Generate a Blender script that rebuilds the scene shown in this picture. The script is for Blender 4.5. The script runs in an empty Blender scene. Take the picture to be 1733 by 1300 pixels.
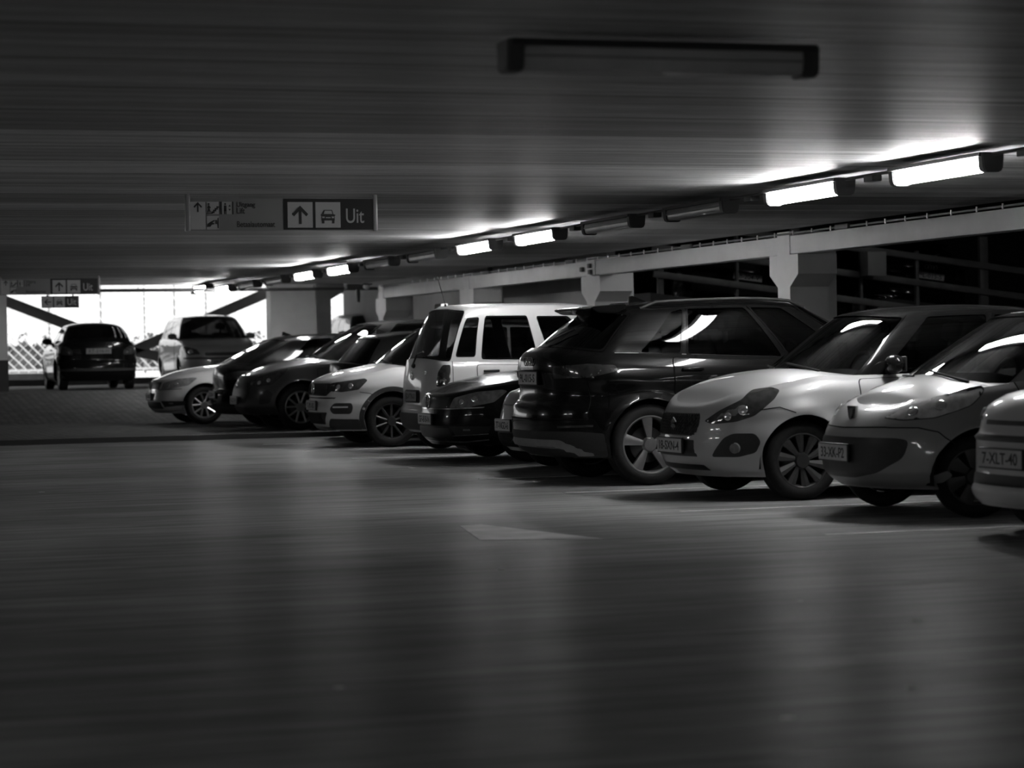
import bpy, bmesh, math, random
import numpy as np
from mathutils import Vector, Matrix, Euler
from mathutils.geometry import delaunay_2d_cdt

random.seed(7)
SC = bpy.context.scene
COL = SC.collection
PI = math.pi

# ------------------------------------------------------------------ materials
MATS = {}


def mat(name, col, rough=0.5, metal=0.0, coat=0.0, spec=0.5, var=0.0, vscale=6.0, emis=0.0, coat_rough=0.03):
    if name in MATS:
        return MATS[name]
    m = bpy.data.materials.new(name)
    m.use_nodes = True
    nt = m.node_tree
    b = nt.nodes['Principled BSDF']
    b.inputs['Base Color'].default_value = (col, col, col, 1)
    b.inputs['Roughness'].default_value = rough
    b.inputs['Metallic'].default_value = metal
    b.inputs['Coat Weight'].default_value = coat
    b.inputs['Coat Roughness'].default_value = coat_rough
    b.inputs['Specular IOR Level'].default_value = spec
    if emis:
        b.inputs['Emission Color'].default_value = (1, 1, 1, 1)
        b.inputs['Emission Strength'].default_value = emis
    if var:
        tc = nt.nodes.new('ShaderNodeTexCoord')
        nz = nt.nodes.new('ShaderNodeTexNoise')
        nz.inputs['Scale'].default_value = vscale
        nz.inputs['Detail'].default_value = 5
        mr = nt.nodes.new('ShaderNodeMapRange')
        mr.inputs['From Min'].default_value = 0.3
        mr.inputs['From Max'].default_value = 0.7
        mr.inputs['To Min'].default_value = max(0, col * (1 - var))
        mr.inputs['To Max'].default_value = col * (1 + var)
        nt.links.new(tc.outputs['Object'], nz.inputs['Vector'])
        nt.links.new(nz.outputs['Fac'], mr.inputs['Value'])
        nt.links.new(mr.outputs['Result'], b.inputs['Base Color'])
    MATS[name] = m
    return m


def glass(name, tint, rough=0.02, ior=1.42):
    """tinted pane: part see-through, part mirror (Fresnel)"""
    if name in MATS:
        return MATS[name]
    m = bpy.data.materials.new(name)
    m.use_nodes = True
    nt = m.node_tree
    nt.nodes.clear()
    out = nt.nodes.new('ShaderNodeOutputMaterial')
    mx = nt.nodes.new('ShaderNodeMixShader')
    tr = nt.nodes.new('ShaderNodeBsdfTransparent')
    tr.inputs['Color'].default_value = (tint, tint, tint, 1)
    gl = nt.nodes.new('ShaderNodeBsdfGlossy')
    gl.inputs['Roughness'].default_value = rough
    gl.inputs['Color'].default_value = (1, 1, 1, 1)
    fr = nt.nodes.new('ShaderNodeFresnel')
    fr.inputs['IOR'].default_value = ior
    nt.links.new(fr.outputs[0], mx.inputs[0])
    nt.links.new(tr.outputs[0], mx.inputs[1])
    nt.links.new(gl.outputs[0], mx.inputs[2])
    nt.links.new(mx.outputs[0], out.inputs['Surface'])
    MATS[name] = m
    return m


def paint(name, col, metal=0.0, rough=0.35):
    k = 0.45 if col < 0.02 else 0.8
    return mat('paint_' + name, col, rough=rough, metal=metal, coat=k, spec=0.1 if col < 0.02 else 0.4, var=0.03, vscale=400)


M_TYRE = mat('tyre_rubber', 0.012, 0.75, var=0.3, vscale=30, spec=0.3)
M_BLACK = mat('black_plastic', 0.012, 0.45, var=0.2, vscale=50)
M_MATT = mat('unpainted_trim', 0.022, 0.6, var=0.2, vscale=60)
M_DARK = mat('underside_dark', 0.006, 0.9, var=0.2, vscale=20, spec=0.2)
M_GLOSS = mat('gloss_black', 0.006, 0.12, coat=0.35, spec=.1, var=0.1, vscale=40)
M_CHROME = mat('chrome', 0.75, 0.12, metal=1.0, var=0.02, vscale=30)
M_ALLOY = mat('alloy', 0.42, 0.3, metal=0.85, var=0.05, vscale=30)
M_ALLOYD = mat('alloy_dark', 0.10, 0.35, metal=0.8, var=0.05, vscale=30)
M_LENS = mat('lamp_lens', 0.20, 0.12, coat=1.0, var=0.3, vscale=18)
M_LENSD = mat('lamp_lens_smoked', 0.045, 0.1, coat=1.0, var=0.3, vscale=18)
M_REFL = mat('lamp_reflector', 0.7, 0.18, metal=0.9, var=0.1, vscale=25)
M_RED = mat('tail_lens', 0.035, 0.12, coat=1.0, var=0.3, vscale=20)
M_PLATE = mat('plate_face', 0.45, 0.45, var=0.08, vscale=20)
M_INK = mat('plate_ink', 0.015, 0.6, var=0.1, vscale=20)
M_SEAT = mat('seat_cloth', 0.02, 0.9, var=0.3, vscale=60)
M_SEATL = mat('seat_cloth_grey', 0.07, 0.9, var=0.3, vscale=60)
M_WHITE = mat('white_enamel', 0.75, 0.4, var=0.05, vscale=20)
G_CLEAR = glass('glass_clear', 0.42)
G_TINT = glass('glass_tinted', 0.13)
G_DARK = glass('glass_privacy', 0.05, ior=1.3)
M_DRL = mat('daylight_strip', .75, .3, coat=.5, var=.1, vscale=20)
M_SKID = mat('skid_grey', .30, .45, metal=.2, var=.1, vscale=12)


# ------------------------------------------------------------------ object helpers
def tag(o, label=None, cat=None, group=None, kind=None):
    if label:
        o['label'] = label
    if cat:
        o['category'] = cat
    if group:
        o['group'] = group
    if kind:
        o['kind'] = kind
    return o


def link(o, parent=None):
    COL.objects.link(o)
    if parent is not None:
        o.parent = parent
    return o


def empty(name, loc, rz=0.0):
    o = bpy.data.objects.new(name, None)
    o.empty_display_size = 0.2
    o.location = loc
    o.rotation_euler = (0, 0, rz)
    return link(o)


def mesh_obj(name, verts, faces, mats, parent=None, normals=None, fmat=None, smooth=True):
    me = bpy.data.meshes.new(name)
    me.from_pydata([tuple(map(float, v)) for v in verts], [], [tuple(int(i) for i in f) for f in faces])
    for m in (mats if isinstance(mats, (list, tuple)) else [mats]):
        me.materials.append(m)
    if fmat is not None:
        me.polygons.foreach_set('material_index', np.array(fmat, dtype=np.int32))
    if smooth:
        me.polygons.foreach_set('use_smooth', np.ones(len(me.polygons), dtype=bool))
    me.update()
    if normals is not None:
        me.normals_split_custom_set_from_vertices([tuple(map(float, n)) for n in normals])
    return link(bpy.data.objects.new(name, me), parent)


def bm_obj(name, bm, mats, parent=None, smooth_angle=None):
    me = bpy.data.meshes.new(name)
    bmesh.ops.recalc_face_normals(bm, faces=bm.faces)
    bm.to_mesh(me)
    bm.free()
    for m in (mats if isinstance(mats, (list, tuple)) else [mats]):
        me.materials.append(m)
    if smooth_angle:
        me.polygons.foreach_set('use_smooth', np.ones(len(me.polygons), dtype=bool))
        me.set_sharp_from_angle(angle=math.radians(smooth_angle))
    return link(bpy.data.objects.new(name, me), parent)


def add_box(bm, c, s, bev=0.0, rot=None, mi=0, seg=2):
    r = bmesh.ops.create_cube(bm, size=1.0)
    vs = r['verts']
    bmesh.ops.scale(bm, vec=s, verts=vs)
    if bev:
        es = list({e for v in vs for e in v.link_edges})
        rb = bmesh.ops.bevel(bm, geom=es, offset=bev, segments=seg, affect='EDGES', profile=0.5)
        vs = list({v for f in rb['faces'] for v in f.verts} | {v for v in vs if v.is_valid})
    M = Matrix.Translation(c)
    if rot is not None:
        M = M @ (rot if isinstance(rot, Matrix) else Euler(rot).to_matrix().to_4x4())
    bmesh.ops.transform(bm, matrix=M, verts=vs)
    if mi:
        for f in {f for v in vs for f in v.link_faces}:
            f.material_index = mi
    return vs


def add_tube(bm, pts, r, n=8, caps=True, mi=0):
    pts = [Vector(p) for p in pts]
    rings = []
    prev = None
    for i, p in enumerate(pts):
        d = (pts[min(i + 1, len(pts) - 1)] - pts[max(i - 1, 0)]).normalized()
        a = Vector((0, 0, 1)) if abs(d.z) < 0.9 else Vector((1, 0, 0))
        if prev is not None:
            a = prev
        u = (a - d * a.dot(d)).normalized()
        prev = u
        w = d.cross(u)
        rr = r[i] if isinstance(r, (list, tuple)) else r
        rings.append([bm.verts.new(p + (u * math.cos(t) + w * math.sin(t)) * rr) for t in [2 * PI * k / n for k in range(n)]])
    fs = []
    for a, b in zip(rings, rings[1:]):
        for k in range(n):
            fs.append(bm.faces.new((a[k], a[(k + 1) % n], b[(k + 1) % n], b[k])))
    if caps:
        fs.append(bm.faces.new(rings[0][::-1]))
        fs.append(bm.faces.new(rings[-1]))
    if mi:
        for f in fs:
            f.material_index = mi


def add_prism(bm, poly, y0, y1, plane='xz', mi=0):
    """extrude a 2-D polygon; plane 'xz' extrudes along y, 'yz' along x, 'xy' along z"""
    def P(a, b, c):
        return {'xz': (a, c, b), 'yz': (c, a, b), 'xy': (a, b, c)}[plane]
    A = [bm.verts.new(P(a, b, y0)) for a, b in poly]
    B = [bm.verts.new(P(a, b, y1)) for a, b in poly]
    fs = [bm.faces.new(A), bm.faces.new(B[::-1])]
    for k in range(len(poly)):
        fs.append(bm.faces.new((A[k], B[k], B[(k + 1) % len(poly)], A[(k + 1) % len(poly)])))
    if mi:
        for f in fs:
            f.material_index = mi
    return A + B


def box_obj(name, c, s, m, parent=None, bev=0.0, rot=None):
    bm = bmesh.new()
    add_box(bm, c, s, bev, rot)
    return bm_obj(name, bm, m, parent, 40 if bev else None)


def text_obj(name, txt, size, m, parent, M, depth=0.002, fit=None, bold=0.0):
    """lettering as a mesh; M places its local x-right / y-up plane; fit = (width, height)"""
    cu = bpy.data.curves.new(name, 'FONT')
    cu.body = txt
    cu.size = size
    cu.extrude = depth
    cu.offset = bold
    cu.align_x = 'CENTER'
    cu.align_y = 'CENTER'
    t = bpy.data.objects.new(name, cu)
    COL.objects.link(t)
    bpy.context.view_layer.update()
    me = bpy.data.meshes.new_from_object(t.evaluated_get(bpy.context.evaluated_depsgraph_get()))
    bpy.data.objects.remove(t)
    co = np.empty(len(me.vertices) * 3)
    me.vertices.foreach_get('co', co)
    co = co.reshape(-1, 3)
    c = (co.max(0) + co.min(0)) / 2
    co[:, :2] -= c[:2]
    if fit:
        sz = co.max(0) - co.min(0)
        co[:, 0] *= fit[0] / sz[0]
        co[:, 1] *= fit[1] / sz[1]
    me.vertices.foreach_set('co', co.ravel())
    me.transform(M)
    me.materials.clear()
    me.materials.append(m)
    me.name = name
    return link(bpy.data.objects.new(name, me), parent)


def copy_tree(o, parent=None):
    c = o.copy()
    COL.objects.link(c)
    c.parent = parent
    for ch in o.children:
        copy_tree(ch, c)
    return c


# ------------------------------------------------------------------ curves on car bodies
def pchip(pts):
    x = np.array([p[0] for p in pts], float)
    y = np.array([p[1] for p in pts], float)
    h = np.diff(x)
    d = np.diff(y) / h
    m = np.zeros(len(x))
    if len(x) == 2:
        m[:] = d[0]
    else:
        for i in range(1, len(x) - 1):
            if d[i - 1] * d[i] > 0:
                w1, w2 = 2 * h[i] + h[i - 1], h[i] + 2 * h[i - 1]
                m[i] = (w1 + w2) / (w1 / d[i - 1] + w2 / d[i])
        m[0] = d[0]
        m[-1] = d[-1]

    def f(q):
        q = np.clip(np.asarray(q, float), x[0], x[-1])
        i = np.clip(np.searchsorted(x, q) - 1, 0, len(x) - 2)
        t = (q - x[i]) / h[i]
        return ((1 + 2 * t) * (1 - t) ** 2 * y[i] + t * (1 - t) ** 2 * h[i] * m[i]
                + t * t * (3 - 2 * t) * y[i + 1] + t * t * (t - 1) * h[i] * m[i + 1])
    return f


def superoutline(x0, x1, hw, rf, nf, rr, nr, n=70):
    a = np.linspace(0, PI / 2, n)
    xf = x0 + rf * (1 - np.cos(a) ** (2 / nf))
    yf = hw * np.sin(a) ** (2 / nf)
    xs = np.linspace(x0 + rf, x1 - rr, 60)[1:-1]
    b = np.linspace(PI / 2, 0, n)
    xr = x1 - rr * (1 - np.cos(b) ** (2 / nr))
    yr = hw * np.sin(b) ** (2 / nr)
    return np.concatenate([xf, xs, xr]), np.concatenate([yf, np.full(len(xs), hw), yr])


class Base:
    def set_outline(self, X, Y):
        p = np.concatenate([[0], np.cumsum(np.hypot(np.diff(X), np.diff(Y)))])
        k = np.concatenate([[True], np.diff(p) > 1e-6])
        self.OX, self.OY, self.OP = X[k], Y[k], p[k]
        self.pmax = self.OP[-1]

    def base(self, p):
        a = np.abs(p)
        return np.interp(a, self.OP, self.OX), np.interp(a, self.OP, self.OY) * np.sign(p)

    def px(self, x):                                   # p on the +y side at body station x
        return float(np.interp(x, np.maximum.accumulate(self.OX), self.OP))

    def pf(self, y):                                   # p on the front at half-width y
        k = int(np.argmax(self.OY >= self.OY.max() - 1e-4))
        return float(np.interp(y, self.OY[:k + 1], self.OP[:k + 1]))

    def pr(self, y):                                   # p on the rear at half-width y
        k = int(len(self.OY) - 1 - np.argmax(self.OY[::-1] >= self.OY.max() - 1e-4))
        return float(np.interp(y, self.OY[k:][::-1], self.OP[k:][::-1]))

    def N(self, p, z, e=0.004):
        d1 = self.P(p + e, z) - self.P(p - e, z)
        d2 = self.P(p, z + e) - self.P(p, z - e)
        n = -np.cross(d1, d2)
        return n / np.maximum(np.linalg.norm(n, axis=1, keepdims=True), 1e-9)


class Lower(Base):
    def __init__(s, c):
        s.c = c
        s.hw = c['W'] / 2
        s.x0, s.x1 = 0.0, c['L']
        X, Y = superoutline(0, c['L'], s.hw, c['rf'], c['nf'], c['rr'], c['nr'])
        s.set_outline(X, Y)
        s.zs = c['zs']
        s.fr, s.re, s.sd = pchip(c['front']), pchip(c['rear']), pchip(c['side'])
        s.zc = pchip(c['hood'])
        s.cr = pchip(c['crown'])
        s.dyt = float(s.sd(1.0))
        s.arches = [(c['xw1'], c['rw'] + c.get('gap', 0.045), c['rw']), (c['xw2'], c['rw'] + c.get('gap', 0.045), c['rw'])]
        s.flare = c.get('flare', 0.02)
        s.kh = c.get('kh', 2.4)

    def H(s, x, y):
        return s.zc(x) - s.cr(x) * np.minimum(np.abs(y) / (s.hw - s.dyt), 1.1) ** s.kh

    def plan(s, p, zn):
        xb, yb = s.base(p)
        wf = np.clip(1 - (xb - s.x0) / s.c['rf'], 0, 1) ** 0.8
        wr = np.clip(1 - (s.x1 - xb) / s.c['rr'], 0, 1) ** 0.8
        x = xb + s.fr(zn) * wf - s.re(zn) * wr
        y = yb * (1 - s.sd(zn) / s.hw)
        return x, y

    def ztop(s, p):
        x, y = s.plan(p, np.ones_like(p))
        return s.H(x, y)

    def zbot(s, p):
        xb, yb = s.base(p)
        z = np.full_like(p, s.zs)
        lift = s.c.get('lift', 0.0)
        z = z + lift * np.clip(1 - xb / s.c['rf'], 0, 1)
        for xw, R, zw in s.arches:
            q = R * R - (xb - xw) ** 2
            z = np.maximum(z, np.where(q > 0, zw + np.sqrt(np.maximum(q, 0)), 0))
        return z

    def P(s, p, z):
        p = np.asarray(p, float)
        z = np.asarray(z, float)
        zt = s.ztop(p)
        zn = np.clip((z - s.zs) / (zt - s.zs), 0, 1)
        x, y = s.plan(p, zn)
        xb, _ = s.base(p)
        for xw, R, zw in s.arches:
            r = np.hypot(xb - xw, z - zw)
            y = y + np.sign(p) * s.flare * np.exp(-((r - R) / 0.09) ** 2) * (z > zw * 0.4)
        return np.stack([x, y, z], -1)


class Upper(Base):
    def __init__(s, lo, c):
        s.lo, s.c = lo, c
        hwt = lo.hw - lo.dyt - 0.008
        X, Y = superoutline(c['x0'], c['x1'], hwt, c['rf'], c['nf'], c['rr'], c['nr'])
        s.set_outline(X, Y)
        s.x0, s.x1, s.hwb, s.hwr = c['x0'], c['x1'], hwt, c['hwr']
        s.fw = pchip(c.get('fw', [(0, 0), (0.5, 0.46), (0.85, 0.82), (0.95, 0.93), (1, 1.06)]))
        s.rw = pchip(c.get('rw', [(0, 0), (0.5, 0.44), (0.85, 0.82), (0.95, 0.93), (1, 1.1)]))
        s.sw = pchip(c.get('sw', [(0, 0), (.25, .13), (.5, .34), (.75, .64), (.9, .88), (1, 1.22)]))
        s.zr = pchip(c['roof'])
        s.rc = c.get('rcrown', 0.05)

    def roof(s, x, y):
        return s.zr(x) - s.rc * np.minimum(np.abs(y) / s.hwr, 1.1) ** 2.6

    def plan(s, p, zn):
        xb, yb = s.base(p)
        xf = s.x0 + (s.c['xr0'] - s.x0) * s.fw(zn)
        xr = s.x1 + (s.c['xr1'] - s.x1) * s.rw(zn)
        x = xf + (xb - s.x0) * (xr - xf) / (s.x1 - s.x0)
        y = yb * (s.hwb + (s.hwr - s.hwb) * s.sw(zn)) / s.hwb
        return x, y

    def P(s, p, zn):
        p = np.asarray(p, float)
        zn = np.clip(np.asarray(zn, float), 0, 1)
        x, y = s.plan(p, zn)
        x1, y1 = s.plan(p, np.ones_like(p))
        xb, yb = s.base(p)
        zb = s.lo.H(xb, yb) - 0.02
        zt = s.roof(x1, y1)
        return np.stack([x, y, zb + zn * (zt - zb)], -1)


# ------------------------------------------------------------------ patches cut out of those surfaces
def inside(poly, q):
    poly = np.asarray(poly)
    r = np.zeros(len(q), bool)
    n = len(poly)
    for i in range(n):
        x1, y1 = poly[i]
        x2, y2 = poly[(i + 1) % n]
        c = ((y1 > q[:, 1]) != (y2 > q[:, 1]))
        with np.errstate(divide='ignore', invalid='ignore'):
            xi = (x2 - x1) * (q[:, 1] - y1) / (y2 - y1) + x1
        r ^= c & (q[:, 0] < xi)
    return r


def dist_poly(poly, q):
    d = np.full(len(q), 1e9)
    poly = np.asarray(poly)
    for i in range(len(poly)):
        a, b = poly[i], poly[(i + 1) % len(poly)]
        ab = b - a
        t = np.clip(((q - a) @ ab) / max(ab @ ab, 1e-12), 0, 1)
        d = np.minimum(d, np.linalg.norm(q - (a + t[:, None] * ab), axis=1))
    return d


def roundpoly(pts, r, n=5):
    pts = [np.array(p, float) for p in pts]
    out = []
    for i, b in enumerate(pts):
        a, c = pts[i - 1], pts[(i + 1) % len(pts)]
        la, lc = np.linalg.norm(a - b), np.linalg.norm(c - b)
        k = min(r, la * 0.45, lc * 0.45)
        p0, p1 = b + (a - b) / max(la, 1e-9) * k, b + (c - b) / max(lc, 1e-9) * k
        for t in np.linspace(0, 1, n):
            out.append((1 - t) ** 2 * p0 + 2 * t * (1 - t) * b + t * t * p1)
    return np.array(out)


def densify(poly, h):
    out = []
    n = len(poly)
    for i in range(n):
        a, b = np.asarray(poly[i]), np.asarray(poly[(i + 1) % n])
        k = max(1, int(math.ceil(np.linalg.norm(b - a) / h)))
        for j in range(k):
            out.append(a + (b - a) * j / k)
    return np.array(out)


def fill(outer, holes, h):
    loops = [densify(l, h) for l in [outer] + list(holes)]
    V, E = [], []
    for l in loops:
        o = len(V)
        V += list(l)
        E += [(o + i, o + (i + 1) % len(l)) for i in range(len(l))]
    mn, mx = loops[0].min(0), loops[0].max(0)
    gx, gy = np.meshgrid(np.arange(mn[0] + h / 2, mx[0], h), np.arange(mn[1] + h / 2, mx[1], h))
    q = np.stack([gx.ravel(), gy.ravel()], -1)
    if len(q):
        k = inside(loops[0], q) & (dist_poly(loops[0], q) > 0.35 * h)
        for l in loops[1:]:
            k &= ~inside(l, q) & (dist_poly(l, q) > 0.35 * h)
        V += list(q[k])
    r = delaunay_2d_cdt([Vector((float(a), float(b))) for a, b in V], E, [], 1, 1e-6)
    uv = np.array([[v.x, v.y] for v in r[0]])
    fs = np.array([tuple(f)[:3] for f in r[2]])
    cen = uv[fs].mean(1)
    keep = inside(loops[0], cen)
    for l in loops[1:]:
        keep &= ~inside(l, cen)
    return uv, [tuple(f) for f in fs[keep]]


def patch(name, sh, poly, m, parent, off=0.004, r=0.015, h=0.04, holes=(), sy=1.0, flip=False, rim=True):
    """poly in (p, z) of the shell; sy scales z to metres while filling"""
    def prep(pl, rr):
        q = np.array([(a, b * sy) for a, b in pl], float)
        if flip:
            q[:, 0] *= -1
        return roundpoly(q, rr) if rr else q
    out = prep(poly, r)
    hs = [prep(a, r) for a in holes]
    uv, fs = fill(out, hs, h)
    p, z = uv[:, 0], uv[:, 1] / sy
    P = sh.P(p, z)
    N = sh.N(p, z)
    o = np.full(len(p), off)
    if rim:
        d = dist_poly(densify(out, h), uv)
        o[d < 1e-4] = min(off, 0.0015)
    P = P + N * o[:, None]
    F = []
    for f in fs:
        a, b, c = (uv[i] for i in f[:3])
        ccw = (b[0] - a[0]) * (c[1] - a[1]) - (b[1] - a[1]) * (c[0] - a[0]) > 0
        F.append(f[::-1] if ccw else f)
    return mesh_obj(name, P, F, m, parent, normals=N)


def both(name, sh, poly, m, parent, **k):
    return [patch(name, sh, poly, m, parent, flip=fl, **k) for fl in (False, True)]


def strip(pts, w):
    """thin ribbon polygon along a polyline in chart space"""
    pts = [np.array(p, float) for p in pts]
    L, R = [], []
    for i, p in enumerate(pts):
        d = pts[min(i + 1, len(pts) - 1)] - pts[max(i - 1, 0)]
        d /= max(np.linalg.norm(d), 1e-9)
        n = np.array([-d[1], d[0]]) * w / 2
        L.append(p + n)
        R.append(p - n)
    return L + R[::-1]


# ------------------------------------------------------------------ wheels
WHEELS = {}


def lathe(prof, n, y_axis=True):
    V, F = [], []
    for k in range(n):
        t = 2 * PI * k / n
        for r, y in prof:
            V.append((r * math.cos(t), y, r * math.sin(t)))
    m = len(prof)
    for k in range(n):
        for j in range(m - 1):
            a, b = k * m + j, ((k + 1) % n) * m + j
            F.append((a, b, b + 1, a + 1))
    return V, F


def wheel_meshes(kind, R, w, rim, spokes, m_rim, style):
    key = (kind,)
    if key in WHEELS:
        return WHEELS[key]
    h = w / 2
    prof = [(rim - 0.01, h * 0.2), (rim - 0.005, -h * 0.86), (rim + 0.012, -h * 0.95), (rim + (R - rim) * 0.35, -h * 1.04), (rim + (R - rim) * 0.7, -h * 1.0),
            (R - 0.018, -h * 0.86), (R - 0.004, -h * 0.72)]
    for g in (-0.45, -0.15, 0.15, 0.45):
        prof += [(R, h * (g - 0.1)), (R - 0.009, h * (g - 0.05)), (R - 0.009, h * (g + 0.02)), (R, h * (g + 0.07))]
    prof += [(R - 0.004, h * 0.72), (R - 0.018, h * 0.86), (rim + (R - rim) * 0.5, h * 1.0), (rim, h * 0.9), (rim - 0.01, h * 0.2)]
    V, F = lathe(prof, 56)
    t = mesh_obj('wheel', V, F, M_TYRE)
    me_t = t.data
    bpy.data.objects.remove(t)
    # rim barrel + lip + spokes; outer face on -y
    V, F = lathe([(rim * 0.93, h * 0.8), (rim * 0.9, -h * 0.55), (rim * 0.95, -h * 0.84), (rim * 0.985, -h * 0.93), (rim + 0.006, -h * 0.93), (rim + 0.006, -h * 0.8)], 56)
    bm = bmesh.new()
    vs = [bm.verts.new(v) for v in V]
    for f in F:
        bm.faces.new([vs[i] for i in f])
    yo = -h * 0.80

    def spoke(a0, a1, r0, r1, w0, w1, dep=0.02):
        q = []
        for (a, r, ww, yy) in ((a0, r0, w0, yo + 0.012), (a1, r1, w1, yo - 0.004)):
            c, s = math.cos(a), math.sin(a)
            for sd in (-1, 1):
                q.append((r * c - sd * ww / 2 * s, yy, r * s + sd * ww / 2 * c))
        f0 = [bm.verts.new(v) for v in q]
        bk = [bm.verts.new((v[0], v[1] + dep + 0.012, v[2])) for v in q]
        a, b, c_, d = f0
        e, f, g, k = bk
        md0 = bm.verts.new(((q[0][0] + q[1][0]) / 2, q[0][1] - 0.009, (q[0][2] + q[1][2]) / 2))
        md1 = bm.verts.new(((q[2][0] + q[3][0]) / 2, q[2][1] - 0.009, (q[2][2] + q[3][2]) / 2))
        bm.faces.new((a, md0, md1, c_))
        bm.faces.new((md0, b, d, md1))
        bm.faces.new((e, a, c_, g))
        bm.faces.new((b, f, k, d))
        bm.faces.new((e, g, k, f))

    for k in range(spokes):
        a = 2 * PI * k / spokes + PI / 2
        if style == 'twin':
            dd = 0.5 * PI / spokes
            spoke(a - dd * 0.55, a - dd, 0.06, rim * 0.96, 0.028, 0.03)
            spoke(a + dd * 0.55, a + dd, 0.06, rim * 0.96, 0.028, 0.03)
        elif style == 'blade':
            spoke(a, a + 0.10, 0.05, rim * 0.97, 0.04, 0.105)
        elif style == 'fan':
            spoke(a, a + 0.12, 0.05, rim * 0.97, 0.03, 0.075)
        else:
            spoke(a, a, 0.05, rim * 0.97, 0.024, 0.026)
    bmesh.ops.create_cone(bm, cap_ends=True, segments=20, radius1=0.072, radius2=0.055, depth=0.035,
                          matrix=Matrix.Translation((0, yo + 0.004, 0)) @ Matrix.Rotation(PI / 2, 4, 'X'))
    o = bm_obj('rim', bm, m_rim, None, 35)
    me_r = o.data
    bpy.data.objects.remove(o)
    # brake disc / dark back plate
    V, F = lathe([(rim * 0.9, h * 0.3), (0.005, h * 0.3)], 40)
    o = mesh_obj('brake_backing', V, F, M_DARK)
    me_b = o.data
    bpy.data.objects.remove(o)
    V, F = lathe([(0.16, -h * 0.05), (0.16, -h * 0.2), (0.07, -h * 0.2), (0.07, -h * 0.5), (0.005, -h * 0.5)], 40)
    o = mesh_obj('brake_disc', V, F, M_ALLOYD)
    me_d = o.data
    bpy.data.objects.remove(o)
    WHEELS[key] = (me_t, me_r, me_b, me_d)
    return WHEELS[key]


def put_wheel(root, x, y, R, ms, steer=0.0):
    out = 1 if y > 0 else -1
    o = link(bpy.data.objects.new('wheel', ms[0]), root)
    o.location = (x, y, R)
    o.rotation_euler = (0, 0, (PI if out > 0 else 0) + steer)
    link(bpy.data.objects.new('rim', ms[1]), o)
    link(bpy.data.objects.new('brake_backing', ms[2]), o)
    link(bpy.data.objects.new('brake_disc', ms[3]), o)
    return o
LAMP, SKY = 70.0, 3.6
# ------------------------------------------------------------------ the car builder
def wrapp(self, p):
    return (np.asarray(p, float) + self.pmax) % (2 * self.pmax) - self.pmax


def base_wrapped(self, p):
    p = wrapp(self, p)
    a = np.abs(p)
    return np.interp(a, self.OP, self.OX), np.interp(a, self.OP, self.OY) * np.sign(p)


Base.base = base_wrapped
_lp = Lower.P


def lower_P(s, p, z):
    return _lp(s, wrapp(s, p), z)


Lower.P = lower_P

DEF = dict(zs=0.2, rf=0.85, nf=2.4, rr=0.55, nr=2.7, flare=0.02, lift=0.0,
           front=[(0, .12), (.12, .04), (.25, .008), (.4, 0), (.6, .02), (.78, .05), (.9, .09), (.96, .14), (1, .22)],
           rear=[(0, .12), (.15, .03), (.3, 0), (.45, .005), (.55, .05), (.75, .06), (.95, .08), (1, .1)],
           side=[(0, .07), (.1, .03), (.3, .008), (.5, 0), (.72, .012), (.85, .03), (.94, .06), (1, .1)],
           crown=[(0, .05), (5, .05)])


def grid_faces(nr, nc, close=False):
    F = []
    for i in range(nr - 1):
        for j in range(nc if close else nc - 1):
            a, b = i * nc + j, i * nc + (j + 1) % nc
            F.append((a, a + nc, b + nc, b))
    return F


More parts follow.
